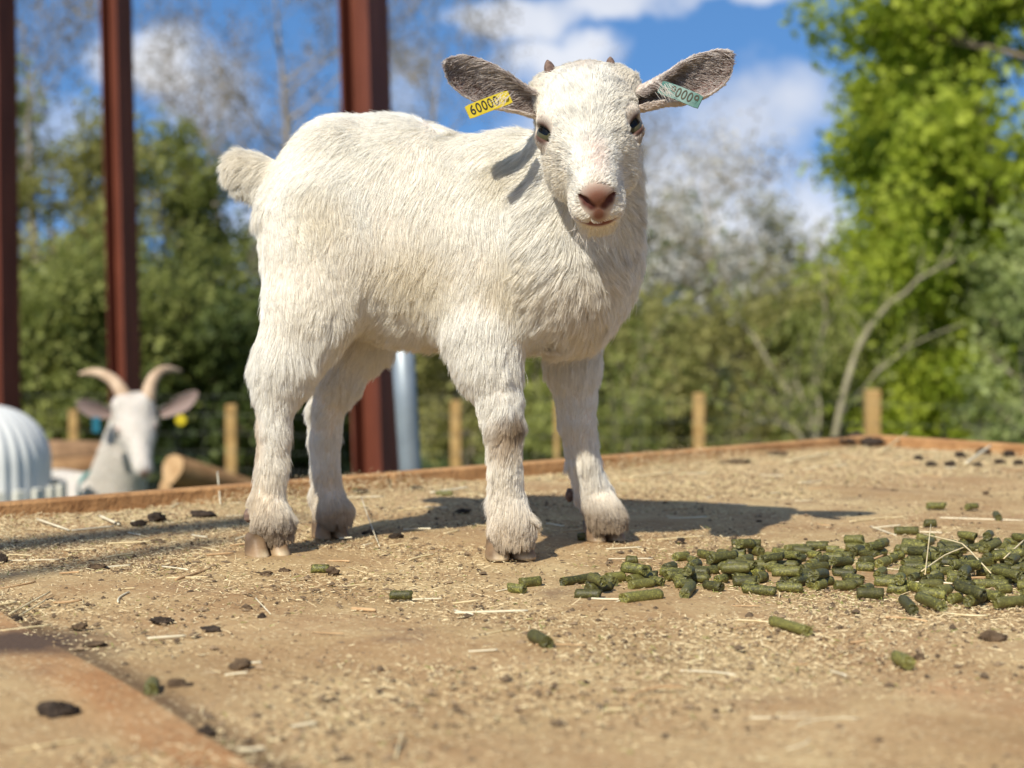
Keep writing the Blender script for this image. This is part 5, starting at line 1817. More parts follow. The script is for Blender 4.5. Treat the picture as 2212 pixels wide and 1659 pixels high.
for pts, rr in (([(272, 872, .02), (263, 845, .03), (246, 822, .04), (222, 807, .05), (196, 803, .06), (172, 808, .07)], [.023, .021, .018, .015, .011, .004]),
                ([(318, 868, .02), (322, 840, .04), (332, 815, .06), (348, 800, .09), (368, 797, .12), (392, 802, .15)], [.022, .020, .017, .014, .011, .004])):
    ctrl = np.array([apx(x, y, AD + d) for x, y, d in pts])
    S = np.linspace(0, 1, 22); s0 = np.linspace(0, 1, 6)
    q = np.stack([np.interp(S, s0, ctrl[:, i]) for i in range(3)], 1)
    for _ in range(3): q[1:-1] = (q[:-2] + q[1:-1] * 2 + q[2:]) / 4
    mm = MB(); mm.tube(q, np.interp(S, s0, rr) * (1 + .05 * np.sin(S * 60)), 12)
    ach(mm.build('horn', M_HORN2, None, True))
for sx in (-1, 1):
    v, f = uv_sphere(0.0155, 20, 12)
    e = mesh_obj('eye', v, f, M_EYE, ar, True)
    look = unit(np.array([sx * .8, .3, .4]) @ AX); fl_ = unit(np.cross([0, 0, 1.0], look)); u_ = np.cross(look, fl_)
    M = Matrix((tuple(fl_), tuple(u_), tuple(look))).transposed().to_4x4(); M.translation = Vector(A_(sx * 44, 34, -12))
    e.matrix_parent_inverse = AINV; e.matrix_basis = M
for s_, m_h in enumerate(((-1), (-1), (1), (1))):
    pass
for (q, s) in ((-.06, -1), (-.06, 1), (.62, -1), (.62, 1)):
    c = w0 + bd * q + bl * s * .085
    mm = MB()
    for t in (-1, 1):
        c2 = c + bl * t * .013 - bd * .015
        mm.tube([(c2[0], c2[1], GZ + .0), (c2[0] + bd[0] * .004, c2[1] + bd[1] * .004, GZ + .03), (c2[0] + bd[0] * .008, c2[1] + bd[1] * .008, GZ + .055)], [.019, .017, .013], 10)
    ach(mm.build('hoof', M_HORN))
# collar and tags
M_TEAL = simple_mat('teal collar webbing', (0.05, 0.27, 0.26), (0.08, 0.36, 0.34), 40, 0.7, 0.3)
ca, cb = apx(262, 975, AD + .12), apx(232, 1100, AD + .24)
cen = ca * .30 + cb * .70; axn = unit(cb - ca); u_ = unit(np.cross(axn, [0, 1, 0.0])); w_ = np.cross(axn, u_)
an = np.linspace(0, 2 * math.pi, 41)[:-1]
V, F = [], []
for j, hh in enumerate((-.011, .011)):
    for rad_ in (.093, .099):
        for a in an: V.append(cen + axn * hh + rad_ * (math.cos(a) * u_ * 1.02 + math.sin(a) * w_ * 1.08))
for k in range(40):
    k2 = (k + 1) % 40
    F += [(40 + k, 40 + k2, 120 + k2, 120 + k), (k, 80 + k, 80 + k2, k2), (k, k2, 40 + k2, 40 + k), (80 + k, 120 + k, 120 + k2, 80 + k2)]
ach(mesh_obj('collar', V, F, M_TEAL, None, True))
def round_tag(c, r, m, lab):
    mm = MB(); c = np.asarray(c); mm.tube([c + np.array([0, .003, 0]), c, c - np.array([0, .002, 0])], [r, r, r * .85], 20)
    tag(ach(mm.build('ear_tag', m, None)), lab)
round_tag(apx(391, 908, AD - .035), .0165, M_TAGY, 'round yellow ear tag')
mm = MB(); mm.box(apx(208, 918, AD - .05), (.024, .004, .045), None, .002)
tag(ach(mm.build('ear_tag', simple_mat('blue ear tag plastic', (0.012, 0.10, 0.15), (0.02, 0.15, 0.20), 30, 0.4, 0.4), None)), 'blue ear tag')
# ------------------------------------------------------------------ litter on the deck
def in_frame(p, m=0.05):
    y = p[:, 1]
    return (y > 0.55) & (np.abs(p[:, 0] / np.maximum(y, .01)) < 1106 / FPX * 1.12 + m)


def deck_uv(p):
    return (CORNER - p) @ E1, (p - CORNER) @ E2


def chaff_density(p):
    """thin in the trodden middle, drifted against the raised edges, patchy everywhere"""
    a, b = deck_uv(p)
    n = wob(p, 9.0, 201)[:, 0] + 0.7 * wob(p, 28.0, 202)[:, 0]
    edge = np.exp(-np.clip(b, 0, 9) / 0.10) * 3.2 + np.exp(-np.clip(a, 0, 9) / 0.10) * 2.6
    far = np.clip((p[:, 1] - 1.55) / 0.5, 0, 1) * 0.7 * (p[:, 0] > -.1)
    return np.clip(0.30 + 0.55 * n + far, 0.06, 2) + edge


def scatter(n, rng, pw=1.0):
    out = []
    tot = 0
    while tot < n:
        y = rng.uniform(0.60, 2.75, 60000)
        x = rng.uniform(-1, 1, 60000) * (y * 0.40 + 0.03)
        p = np.stack([x, y, np.zeros_like(x)], 1)
        a, b = deck_uv(p)
        ok = (a > 0.004) & (b > 0.004) & (a < LEN1 - 0.01) & (b < LEN2 - 0.01)
        d = chaff_density(p) ** pw
        # even density on the picture rather than the ground: keep nearer pieces a little likelier
        ok &= rng.random(60000) < d / 3.4
        out.append(p[ok]); tot += ok.sum()
    return np.concatenate(out)[:n]


def flakes(p, L, W, rng, tilt=0.25, heap=None):
    """short three-sided slivers lying on the deck"""
    n = len(p)
    th = rng.uniform(0, 2 * math.pi, n)
    d = np.stack([np.cos(th), np.sin(th), rng.normal(size=n) * tilt], 1); d = unit(d)
    s = unit(np.cross(d, [0, 0, 1.0])); u = np.cross(s, d)
    z = W[:, None] * 0.35 + np.abs(d[:, 2:3]) * L[:, None] * 0.5
    c = p + np.array([0, 0, 1.0]) * z + (np.array([0, 0, 1.0]) * heap[:, None] if heap is not None else 0)
    bend = rng.normal(size=(n, 1)) * 0.12
    V = []
    for e in (-1, 1):
        w = W[:, None] * (0.5 if e < 0 else 0.32)
        cc = c + d * L[:, None] * 0.5 * e + s * bend * L[:, None]
        V += [cc + s * w, cc - s * w, cc + u * w * 0.9]
    V = np.stack(V, 1).reshape(-1, 3)
    b = np.arange(n)[:, None] * 6
    Q = np.concatenate([b + np.array([[0, 3, 5, 2]]), b + np.array([[2, 5, 4, 1]]), b + np.array([[1, 4, 3, 0]])], 0)
    return V, Q


def tint_material(name, rough=0.85, trans=0.0, spec=.25, spk=None):
    m, nt = mat(name)
    at = nt.n('ShaderNodeAttribute', attribute_name='Tint')
    c = at.outputs['Color']
    finish(nt, c, rough, spec)
    return m


M_CHAFF = tint_material('chaff')
rg = np.random.default_rng(77)
p = scatter(135000, rg)
a_, b_ = deck_uv(p)
edge = np.exp(-np.minimum(a_, b_) / 0.045)
heap = rg.random(len(p)) * edge * 0.015 * np.clip(1 + 0.7 * wob(p, 16., 5)[:, 0], 0.1, 2)
L = rg.gamma(2.0, 0.0012, len(p)) + 0.0012
L = np.minimum(L, 0.012)
short = rg.random(len(p)) < 0.6
L = np.where(short, L * 0.5, L)
W = rg.uniform(0.0004, 0.0011, len(p))
V, Q = flakes(p, L, W, rg, 0.22, heap)
chaff = mesh_obj('chaff', V, Q, M_CHAFF)
g = rg.random((len(p), 1)); h2 = rg.random((len(p), 1))
col = np.array([0.44, 0.30, 0.15]) * (1 - g) + np.array([0.80, 0.67, 0.40]) * g
col = np.where(h2 < 0.16, np.array([[0.16, 0.10, 0.05]]), col)
col = np.where((h2 > 0.20) & (h2 < 0.20 + 0.05 + 0.5 * np.clip(1 - np.hypot(p[:, 0:1] - G(1850, 1235)[0], (p[:, 1:2] - G(1850, 1235)[1]) * 1.6) / 0.30, 0, 1)), np.array([[0.22, 0.23, 0.06]]), col)
set_vcol(chaff.data, np.repeat(col, 6, axis=0))
tag(chaff, 'pale sawdust and chaff littering the deck, drifted against its raised edge', kind='stuff')

# crumbs of trodden soil and dung
n = 14000
p = scatter(n, rg, 0.6)
r = rg.gamma(2.0, 0.00042, n) + 0.0004
r = np.minimum(r, 0.0035)
oct_ = np.array([(1, 0, 0), (-1, 0, 0), (0, 1, 0), (0, -1, 0), (0, 0, 1), (0, 0, -.6)], float)
V = oct_[None] * rg.uniform(0.6, 1.35, (n, 6, 1)) * (r[:, None, None] * np.stack([rg.uniform(.8, 1.7, n), rg.uniform(.7, 1.2, n), rg.uniform(.4, .8, n)], 1)[:, None])
th = rg.uniform(0, 6.28, n); cs, sn = np.cos(th)[:, None], np.sin(th)[:, None]
V = np.stack([V[..., 0] * cs - V[..., 1] * sn, V[..., 0] * sn + V[..., 1] * cs, V[..., 2]], -1) + p[:, None] + np.array([0, 0, 1.0]) * (r * 0.3)[:, None, None]
T = np.array([(0, 2, 4), (2, 1, 4), (1, 3, 4), (3, 0, 4), (2, 0, 5), (1, 2, 5), (3, 1, 5), (0, 3, 5)])
F = (np.arange(n)[:, None, None] * 6 + T[None]).reshape(-1, 3)
crumbs = mesh_obj('soil_crumbs', V.reshape(-1, 3), F, M_CHAFF)
g = rg.random((n, 1))
set_vcol(crumbs.data, np.repeat(np.array([0.075, 0.05, 0.03]) * (1 - g) + np.array([0.30, 0.21, 0.12]) * g, 6, axis=0))
tag(crumbs, 'dark crumbs of trodden soil and dung on the deck', kind='stuff')

# ------------------------------------------------------------------ feed pellets
m, nt = mat('pressed grass feed pellet')
tc = nt.n('ShaderNodeTexCoord').outputs['Object']
oi = nt.n('ShaderNodeObjectInfo')
tcs = nt.n('ShaderNodeVectorMath', {0: tc, 1: nt.n('ShaderNodeCombineXYZ', {0: nt.math('MULTIPLY', oi.outputs['Random'], 3.0)}).outputs[0]}, operation='ADD').outputs[0]
f1 = nt.noise(tcs, 420, 4, 0.65); f2 = nt.noise(tcs, 1100, 3, 0.6)
c = nt.ramp(f1, [(0.35, (0.040, 0.040, 0.012)), (0.54, (0.092, 0.088, 0.020)), (0.68, (0.26, 0.25, 0.05))])
c = nt.mix(nt.math('MULTIPLY', nt.math('GREATER_THAN', f2, 0.60), 0.75), c, (0.42, 0.39, 0.085))
br = nt.math('ADD', 0.42, nt.math('MULTIPLY', oi.outputs['Random'], 0.85))
c = nt.mix(nt.math('MULTIPLY', nt.math('FRACT', nt.math('MULTIPLY', oi.outputs['Random'], 7.3)), 0.55), c, (0.16, 0.145, 0.035))
c = nt.mix(1.0, c, nt.n('ShaderNodeCombineColor', {0: br, 1: br, 2: br}).outputs[0], 'MULTIPLY')
finish(nt, c, nt.math('ADD', 0.25, nt.math('MULTIPLY', f1, 0.5)), 0.45, nt.n('ShaderNodeBump', {'Height': f2, 'Strength': 0.6, 'Distance': 0.0006}).outputs[0])
M_PELLET = m
PR = 0.0041


def pellet_mesh(length, seed):
    rng = np.random.default_rng(seed)
    n, k = 16, max(6, int(length / 0.0022))
    e = rng.normal(size=(2, 3))
    V, F = [], []
    ph = rng.uniform(0, 6.28, 6)
    for j in range(k + 1):
        t = j / k
        endd = min(t, 1 - t) * length
        rr = PR * (1 - 0.05 * math.exp(-endd / 0.0005))
        for i in range(n):
            a = 2 * math.pi * i / n
            bump = 1 + 0.03 * math.sin(3 * a + ph[0] + t * 6) + 0.025 * math.sin(5 * a + ph[1] - t * 9) + 0.02 * rng.normal()
            x = (t - .5) * length
            ee = 0 if t < .5 else 1
            x += (0.16 * PR * (e[ee, 0] * math.cos(a) + e[ee, 1] * math.sin(a)) + 0.07 * PR * rng.normal()) * (1 - min(1, endd / 0.004))
            V.append((x, rr * bump * math.cos(a), rr * bump * math.sin(a)))
    for j in range(k):
        for i in range(n):
            i2 = (i + 1) % n
            F.append((j * n + i, j * n + i2, (j + 1) * n + i2, (j + 1) * n + i))
    for base, x, rev in ((0, -length / 2, True), (k * n, length / 2, False)):
        b0 = len(V)
        for i in range(n):
            a = 2 * math.pi * i / n
            V.append((x * (1 - 0.03) + rng.normal() * 0.0004, PR * .5 * math.cos(a), PR * .5 * math.sin(a)))
        V.append((x + rng.normal() * 0.0004, 0, 0))
        for i in range(n):
            i2 = (i + 1) % n
            q = (base + i, b0 + i, b0 + i2, base + i2); t3 = (b0 + i, b0 + n, b0 + i2)
            F.append(q if rev else q[::-1]); F.append(t3 if rev else t3[::-1])
    me = bpy.data.meshes.new('feed_pellet')
    me.from_pydata(V, [], F)
    me.polygons.foreach_set('use_smooth', np.arange(len(me.polygons)) < k * n)
    me.materials.append(M_PELLET)
    me.update()
    return me


PLEN = [0.009, 0.011, 0.0125, 0.014, 0.0155, 0.017, 0.019, 0.022, 0.026, 0.033, 0.038]
PMESH = [[pellet_mesh(l, 10 * i + j) for j in range(2)] for i, l in enumerate(PLEN)]
placed = []      # x, y, yaw, half length, z


def put_pellet(x, y, yaw, length, label, group=None, z=0.0, pitch=0.0):
    i = int(np.argmin([abs(l - length) for l in PLEN]))
    o = bpy.data.objects.new('feed_pellet', PMESH[i][len(placed) % 2])
    COL.objects.link(o)
    o.location = (x, y, PR * 0.98 + z)
    o.rotation_euler = (random.uniform(0, 6.28), pitch, yaw)
    s_ = random.uniform(0.84, 1.06); o.scale = (1, s_, s_); o.location.z -= PR * (1 - s_) * .8
    tag(o, label, 'feed pellet', group)
    placed.append((x, y, yaw, PLEN[i] / 2, z))
    return o


def seg_dist(x, y, yaw, hl, q):
    a = np.array([[x + t * hl * math.cos(yaw), y + t * hl * math.sin(yaw)] for t in (-1, -.5, 0, .5, 1)])
    b = np.array([[q[0] + t * q[3] * math.cos(q[2]), q[1] + t * q[3] * math.sin(q[2])] for t in (-1, -.5, 0, .5, 1)])
    return np.min(np.linalg.norm(a[:, None] - b[None], axis=-1))


# lone pellets, read off the photograph one by one: (px, py, picture length, picture slope, label)
LONE = [
    (692, 1236, 36, 0.0, 'short green pellet in front of the near hind hoof of the kid'),
    (866, 1294, 48, 0.0, 'green pellet lying alone between the hind and front hooves, nearer the viewer'),
    (1116, 1280, 38, 0.1, 'shorter of two touching pellets just in front of the near front hoof'),
    (1146, 1266, 46, -0.1, 'longer of two touching pellets just in front of the near front hoof'),
    (1268, 1166, 40, 0.0, 'pellet in the shadow touching the far front hoof'),
    (960, 1071, 36, 0.0, 'dark pellet near the raised edge behind the front legs'),
    (1166, 1392, 50, 0.5, 'tilted pellet alone in the open foreground at the middle'),
    (1364, 1217, 17, 0.0, 'tiny pellet stub between the far front hoof and the heap'),
    (1386, 1299, 98, -0.12, 'long dark pellet at the near left side of the heap'),
    (1270, 1293, 60, 0.05, 'pellet below the smooth long one at the left tip of the heap'),
    (1254, 1259, 88, -0.15, 'long smooth shiny pellet at the left tip of the heap'),
    (1386, 1270, 62, -0.12, 'pellet lying above the long dark one at the left of the heap'),
    (1706, 1362, 116, 0.28, 'long pellet lying alone in front of the heap'),
    (1950, 1439, 30, 2.2, 'pellet seen end on in the right foreground'),
    (328, 1497, 34, -0.3, 'pellet seen end on in the left foreground beside the board joint'),
    (2022, 1098, 38, 0.0, 'pellet at the far side of the heap, left of a pair'),
    (2098, 1099, 28, -0.1, 'smaller pellet just right of the far lone one'),
    (2154, 1120, 32, 0.9, 'tilted pellet near the right edge beyond the heap'),
    (2009, 1136, 25, 0.0, 'stubby dark pellet between the far lone pellet and the heap'),
    (1958, 1153, 50, 0.0, 'dark pellet lying beside a pale straw above the heap'),
    (2001, 1168, 40, 0.0, 'pellet on the far rim of the heap below the stubby one'),
    (1612, 1182, 70, 0.0, 'pellet lying on another at the far left of the heap'),
    (1472, 1210, 34, -0.1, 'pellet at the far left corner of the heap'),
    (1486, 1284, 55, -0.9, 'slanting pellet at the near left of the heap'),
    (1640, 1283, 66, 0.1, 'dark pellet at the near edge of the heap'),
    (1706, 1277, 58, 0.05, 'pellet at the near edge of the heap beside a dark one'),
    (1880, 1292, 60, 0.0, 'pellet lying clear at the near middle of the heap'),
    (1962, 1316, 44, 0.8, 'stubby upright looking pellet at the near right of the heap'),
    (2010, 1310, 60, 0.4, 'pellet leaning across two others at the near right of the heap'),
    (2180, 1310, 78, -0.1, 'long pellet at the right edge of the picture'),
]
for (px, py, ln, sl, lab) in LONE:
    g = G(px, py + 2)
    d = g[1]
    # picture slope -> heading on the deck
    q = G(px + 20 * math.cos(sl), py + 2 + 20 * math.sin(sl)) - g
    if abs(sl) > 2 or (px, py) == (328, 1497):
        yaw = math.radians(100); L0 = 0.017
    else:
        yaw = math.atan2(q[1], q[0]); L0 = min(0.036, ln * d / FPX / max(0.35, abs(math.cos(yaw)) ** 0.5))
    put_pellet(g[0], g[1], yaw, L0, lab)
# the heap itself
HEAP = [(1235, 1262, .5), (1330, 1252, 1), (1440, 1236, 1), (1500, 1208, 1), (1640, 1196, 1), (1760, 1188, 1), (1900, 1180, 1), (2060, 1178, 1), (2240, 1172, 1), (2240, 1320, 1), (2100, 1312, 1),
        (1990, 1300, 1), (1880, 1285, 1), (1740, 1272, 1), (1600, 1280, 1), (1500, 1275, 1), (1400, 1268, 1), (1290, 1282, .5)]
poly = np.array([G(x, y)[:2] for x, y, _ in HEAP])


def inside(x, y):
    c = False
    j = len(poly) - 1
    for i in range(len(poly)):
        if (poly[i][1] > y) != (poly[j][1] > y) and x < (poly[j][0] - poly[i][0]) * (y - poly[i][1]) / (poly[j][1] - poly[i][1]) + poly[i][0]:
            c = not c
        j = i
    return c


def pellet_words(x, y, yaw, L0):
    px = 1106 + x / y * FPX
    cell = int((px - 1230) / 62)
    where = ('at the left tip', 'by the left tip', 'at the far left shoulder', 'left part', 'left of centre left', 'left of the middle', 'nearly at the middle', 'at the middle',
             'past the middle', 'right of the middle', 'right part', 'near the straws', 'far right part', 'beside the bent straw', 'near the right edge', 'at the right edge')[max(0, min(15, cell))]
    py = 700 + 0.2 * FPX / y
    row = 'far side' if py < 1195 else 'second row back' if py < 1220 else 'middle row' if py < 1245 else 'near row' if py < 1270 else 'nearest side'
    size = 'stubby' if L0 < .012 else 'short' if L0 < .015 else 'middling' if L0 < .018 else 'long'
    sl = math.degrees(yaw)
    lie = 'level' if abs(sl) < 15 else 'pointing away' if sl > 50 else 'pointing at the viewer' if sl < -50 else 'slanting right' if sl > 0 else 'slanting left'
    return size, lie, where, row


rq = random.Random(5)
lo, hi = poly.min(0), poly.max(0)
layer1 = 0
for it in range(14000):
    x, y = rq.uniform(lo[0], hi[0]), rq.uniform(lo[1], hi[1])
    if not inside(x, y):
        continue
    yaw = rq.uniform(-1.2, 1.2); L0 = rq.choice(PLEN[1:9])
    if any(abs(x - q[0]) < .05 and abs(y - q[1]) < .05 and seg_dist(x, y, yaw, L0 / 2, q) < PR * 2.0 for q in placed if q[4] == 0):
        continue
    s_ = pellet_words(x, y, yaw, L0)
    put_pellet(x, y, yaw, L0, f'{s_[0]} {s_[1]} pellet {s_[2]}, {s_[3]} of the heap', 'pellets lying in the heap')
    layer1 += 1
    if layer1 >= 165:
        break
base1 = [q for q in placed]
n2 = 0
for it in range(6000):
    q = rq.choice(base1)
    if not inside(q[0], q[1]):
        continue
    x, y = q[0] + rq.uniform(-.006, .006), q[1] + rq.uniform(-.005, .006)
    yaw = rq.uniform(-1.3, 1.3); L0 = rq.choice(PLEN[3:9])
    if sum(1 for s in base1 if abs(x - s[0]) < .03 and abs(y - s[1]) < .03 and seg_dist(x, y, yaw, L0 / 2, s) < PR * 1.5) < 2:
        continue
    if any(abs(x - s[0]) < .05 and seg_dist(x, y, yaw, L0 / 2, s) < PR * 2.1 for s in placed if s[4] > 0):
        continue
    s_ = pellet_words(x, y, yaw, L0)
    put_pellet(x, y, yaw, L0, f'{s_[0]} {s_[1]} pellet on top, {s_[2]}, {s_[3]}', 'pellets lying in the heap', z=PR * 1.62, pitch=rq.uniform(-.12, .12))
    n2 += 1
    if n2 >= 32:
        break

# ------------------------------------------------------------------ droppings, clods and straws
M_DUNG = simple_mat('dry goat dung', (0.030, 0.022, 0.016), (0.085, 0.060, 0.042), 160, 0.9, 0.2, 0.6, 500)
M_CLOD = simple_mat('brown clod', (0.07, 0.045, 0.028), (0.22, 0.15, 0.09), 150, 0.95, 0.1, 0.6, 500)


def lump(name, px, py, wpx, hpx, label, cat, m, seed, elong=1.0, chips=0):
    rng = np.random.default_rng(seed)
    g = G(px, py + hpx * 0.35)
    s = g[1] / FPX
    w, h = wpx * s / 2, hpx * s / 2
    V, F = uv_sphere(1.0, 20, 13)
    V = np.array(V)
    nz = wob(V, 3.2, seed, 8)[:, :1] * 0.22 + wob(V, 8.0, seed + 1, 8)[:, :1] * 0.17 + wob(V, 17.0, seed + 2, 8)[:, :1] * 0.10 + rng.normal(size=(len(V), 1)) * 0.035
    V = V * (1 + nz)
    V[:, 2] = np.where(V[:, 2] < -0.55, -0.55 + (V[:, 2] + .55) * .2, V[:, 2])
    V = V * np.array([w, w * 0.72 * elong, h * 1.05])
    V = V @ rotz(rng.uniform(-.4, .4)).T
    o = mesh_obj(name, V - np.array([0, 0, V[:, 2].min()]), F, m, None, True)
    ea, eb = deck_uv(g[None])
    o.location = (g[0], g[1], -0.0008 + 0.008 * float(np.exp(-min(ea[0], eb[0]) / 0.05)))
    tag(o, label, cat)
    return o


LUMPS = [
    (338, 1120, 36, 26, 'round dark dropping standing highest by the left raised edge', 'd'), (303, 1131, 32, 18, 'flatter dark dropping just left of the tallest one', 'd'),
    (254, 1134, 15, 12, 'small dark dropping in the chaff near the left raised edge', 'd'), (436, 1112, 50, 18, 'long dark dropping in shade beside the near hind leg', 'd'),
    (6, 1206, 26, 26, 'black dropping cut by the left edge of the picture', 'd'), (212, 1224, 46, 15, 'flat brown crust with a straw through it on the left', 'c'),
    (250, 1235, 14, 7, 'tiny dark crumb right of the flat brown crust', 'c'), (313, 1175, 16, 9, 'small brown crumb above the flat crust, toward the hind hoof', 'c'),
    (338, 1168, 36, 9, 'thin flake of bark left of the near hind hoof', 'c'), (160, 1205, 20, 9, 'small brown clod left of the flat crust', 'c'),
    (350, 1339, 46, 17, 'dark ragged dropping in the left middle foreground', 'd'), (456, 1357, 40, 13, 'dark twig like dropping right of the ragged one', 'd'),
    (36, 1334, 26, 12, 'black crumb with pale straws at the left edge', 'd'), (82, 1345, 22, 10, 'greenish brown crumb right of the black one at left', 'c'),
    (172, 1352, 34, 16, 'brown clod left of the ragged dropping', 'c'), (210, 1389, 42, 10, 'flat brown clod beside a pale straw', 'c'),
    (127, 1536, 78, 42, 'big dark clod with straws in the left foreground', 'd'), (388, 1479, 46, 24, 'brown clod right of the end on pellet', 'c'),
    (276, 1461, 20, 11, 'dark crumb above the end on pellet at left', 'd'), (518, 1437, 44, 26, 'crumbly brown clod in the left centre foreground', 'c'),
    (446, 1580, 44, 26, 'dark brown clod near the bottom left on the board joint', 'd'), (566, 1330, 18, 14, 'dark crumb with a white hair in the centre left', 'd'),
    (536, 1311, 22, 12, 'crumbly brown speck near the centre left', 'c'), (575, 1238, 24, 12, 'red brown flake in front of the hind hooves', 'c'),
    (540, 1284, 12, 8, 'little crumb left of the lone pellet', 'c'), (545, 1545, 18, 8, 'small foreground crumb at the bottom centre left', 'c'),
    (795, 1150, 34, 9, 'thin dark flake between the hind and front legs', 'c'), (855, 1158, 30, 16, 'dark crumb between the hind and front legs', 'd'),
    (615, 1231, 22, 12, 'soil crumb right of the near hind hoof', 'c'), (720, 1235, 30, 22, 'brown crumb beside the short pellet', 'c'),
    (1000, 1103, 30, 12, 'dark crumb in the body shadow', 'd'), (1120, 1110, 24, 10, 'dark flake in the shadow behind the front hoof', 'd'),
    (1470, 1168, 22, 12, 'black crumb in the tip of the head shadow', 'd'), (1586, 1166, 14, 9, 'black crumb at the edge of the head shadow', 'd'),
    (1985, 1330, 10, 8, 'tiny seed near the heap', 'c'), (1985, 1417, 22, 18, 'red brown seed just above the end on pellet at right', 'c'),
    (2138, 1376, 54, 26, 'crumbly brown clod at the right in front of the heap', 'c'), (1580, 1524, 18, 9, 'small crumb in the bottom right foreground', 'c'),
    (1694, 1276, 12, 8, 'small crumb by the heap', 'c'), (1840, 1386, 12, 7, 'small crumb between the long pellet and the heap', 'c'),
    (1810, 964, 60, 16, 'dark droppings pile piece left of the far corner', 'd'), (1885, 962, 56, 17, 'dark droppings pile piece at the far corner of the deck', 'd'), (1850, 958, 34, 14, 'dark dropping between the two far corner pieces', 'd'),
    (1680, 985, 44, 10, 'brown clod along the far edge left of the corner', 'c'), (1590, 1000, 60, 9, 'long brown clod along the far edge', 'c'),
    (1985, 990, 18, 12, 'dropping just right of the far corner', 'd'), (2012, 1003, 22, 12, 'dropping in the back row, second from the corner', 'd'),
    (2052, 1002, 24, 14, 'dropping in the back row, third from the corner', 'd'), (2075, 984, 22, 16, 'dropping set farther back in the back row', 'd'),
    (2112, 1004, 20, 12, 'dropping in the middle of the back row', 'd'), (2124, 980, 26, 16, 'large dropping farther back near the right edge', 'd'),
    (2158, 998, 24, 12, 'dropping in the back row near the right edge', 'd'), (2180, 985, 26, 14, 'dropping farther back at the right edge', 'd'), (2200, 1000, 22, 12, 'rightmost dropping in the back row', 'd'),
    (2130, 1065, 14, 10, 'small dark crumb on the right above the lone pellets', 'c'), (1930, 1060, 16, 8, 'little crumb beyond the shadow tip', 'c'),
    (1640, 1125, 12, 6, 'little crumb near the shadow tip', 'c'), (1700, 1090, 20, 8, 'small flat crumb beyond the shadow', 'c'),
    (620, 1100, 20, 10, 'dark crumb between the hind legs', 'd'), (900, 1058, 30, 9, 'dark crumb along the edge behind the kid', 'd'), (780, 1066, 36, 10, 'dark lump along the edge behind the hind leg', 'd'),
]
for i, (px, py, w, h, lab, k) in enumerate(LUMPS):
    lump('dropping' if k == 'd' else 'clod', px, py, w, h, lab, 'dropping' if k == 'd' else 'clod', M_DUNG if k == 'd' else M_CLOD, 300 + i)

M_STRAW = simple_mat('dry straw', (0.55, 0.42, 0.20), (0.80, 0.68, 0.42), 60, 0.55, 0.4)
M_STRAWP = simple_mat('bleached straw', (0.62, 0.54, 0.35), (0.80, 0.72, 0.52), 60, 0.5, 0.4)
M_SPLINT = simple_mat('wood splinter', (0.42, 0.26, 0.13), (0.62, 0.42, 0.22), 60, 0.8, 0.2)


def straw(pts, rpx, label, m=None, zs=None, group=None):
    q = np.array([G(x, y) for x, y in pts])
    S = np.linspace(0, 1, 9); s0 = np.linspace(0, 1, len(q))
    c = np.stack([np.interp(S, s0, q[:, i]) for i in range(3)], 1)
    if len(q) > 2:
        c[1:-1] = (c[:-2] + 2 * c[1:-1] + c[2:]) / 4
    r = rpx * q[:, 1].mean() / FPX
    z = np.interp(S, np.linspace(0, 1, len(zs)), zs) if zs is not None else np.zeros(9)
    c[:, 2] = r * 0.9 + z
    o0 = c.mean(0).copy(); o0[2] = 0
    mm = MB(); mm.tube(c - o0, r * np.array([.9, 1, 1, 1.05, 1, 1, .95, .9, .8]), 7)
    o = mm.build('straw', m or M_STRAW, None, True)
    o.location = tuple(o0)
    tag(o, label, 'straw', group)
    return o


straw([(982, 1327), (1140, 1322)], 3.2, 'thick bleached straw lying level in the middle foreground', M_STRAWP)
straw([(318, 1382), (402, 1376)], 3.2, 'thick bleached straw in the left middle foreground', M_STRAWP)
straw([(5, 1213), (128, 1210)], 1.6, 'thin pale straw reaching in from the left edge', M_STRAWP)
straw([(222, 1228), (282, 1223)], 2.4, 'short bleached straw poking out of the flat brown crust', M_STRAWP)
straw([(0, 1552), (92, 1536)], 2.8, 'pale straw left of the big dark clod', M_STRAWP)
straw([(155, 1532), (222, 1520)], 3.0, 'pale straw right of the big dark clod', M_STRAWP)
straw([(122, 1447), (188, 1440)], 3.0, 'short pale straw on the orange strip of board', M_STRAWP)
straw([(100, 1560), (170, 1568)], 2.2, 'thin straw under the big dark clod', M_STRAW)
straw([(380, 1255), (455, 1230)], 3.2, 'brown straw slanting in front of the near hind hoof', M_SPLINT)
straw([(360, 1250), (450, 1248)], 2.0, 'straw crossing the slanting brown one', M_STRAW)
straw([(760, 1318), (812, 1322)], 4.2, 'short flat splinter of wood left of the bleached straw', M_SPLINT)
straw([(890, 1297), (955, 1295)], 2.2, 'straw touching the lone green pellet', M_STRAWP)
straw([(780, 1098), (802, 1150), (820, 1182)], 1.1, 'fine white hair standing between the hind and front legs', M_STRAWP, [.012, .006, 0])
straw([(552, 1305), (585, 1328)], 1.3, 'fine white hair over a dark crumb in the centre left', M_STRAWP, [.004, 0])
straw([(1990, 1258), (2040, 1235), (2090, 1222)], 1.7, 'pale straw standing on the heap, left of a crossing pair', M_STRAW, [.008, .013, .016])
straw([(1995, 1200), (2080, 1222), (2140, 1262)], 1.7, 'long bent straw arching over the right of the heap', M_STRAW, [.018, .018, .008])
straw([(1998, 1265), (2010, 1210)], 1.4, 'short upright straw in the heap', M_STRAW, [.008, .030])
straw([(2168, 1235), (2212, 1208)], 1.8, 'slanting straw at the right edge above the heap', M_STRAW, [.010, .016])
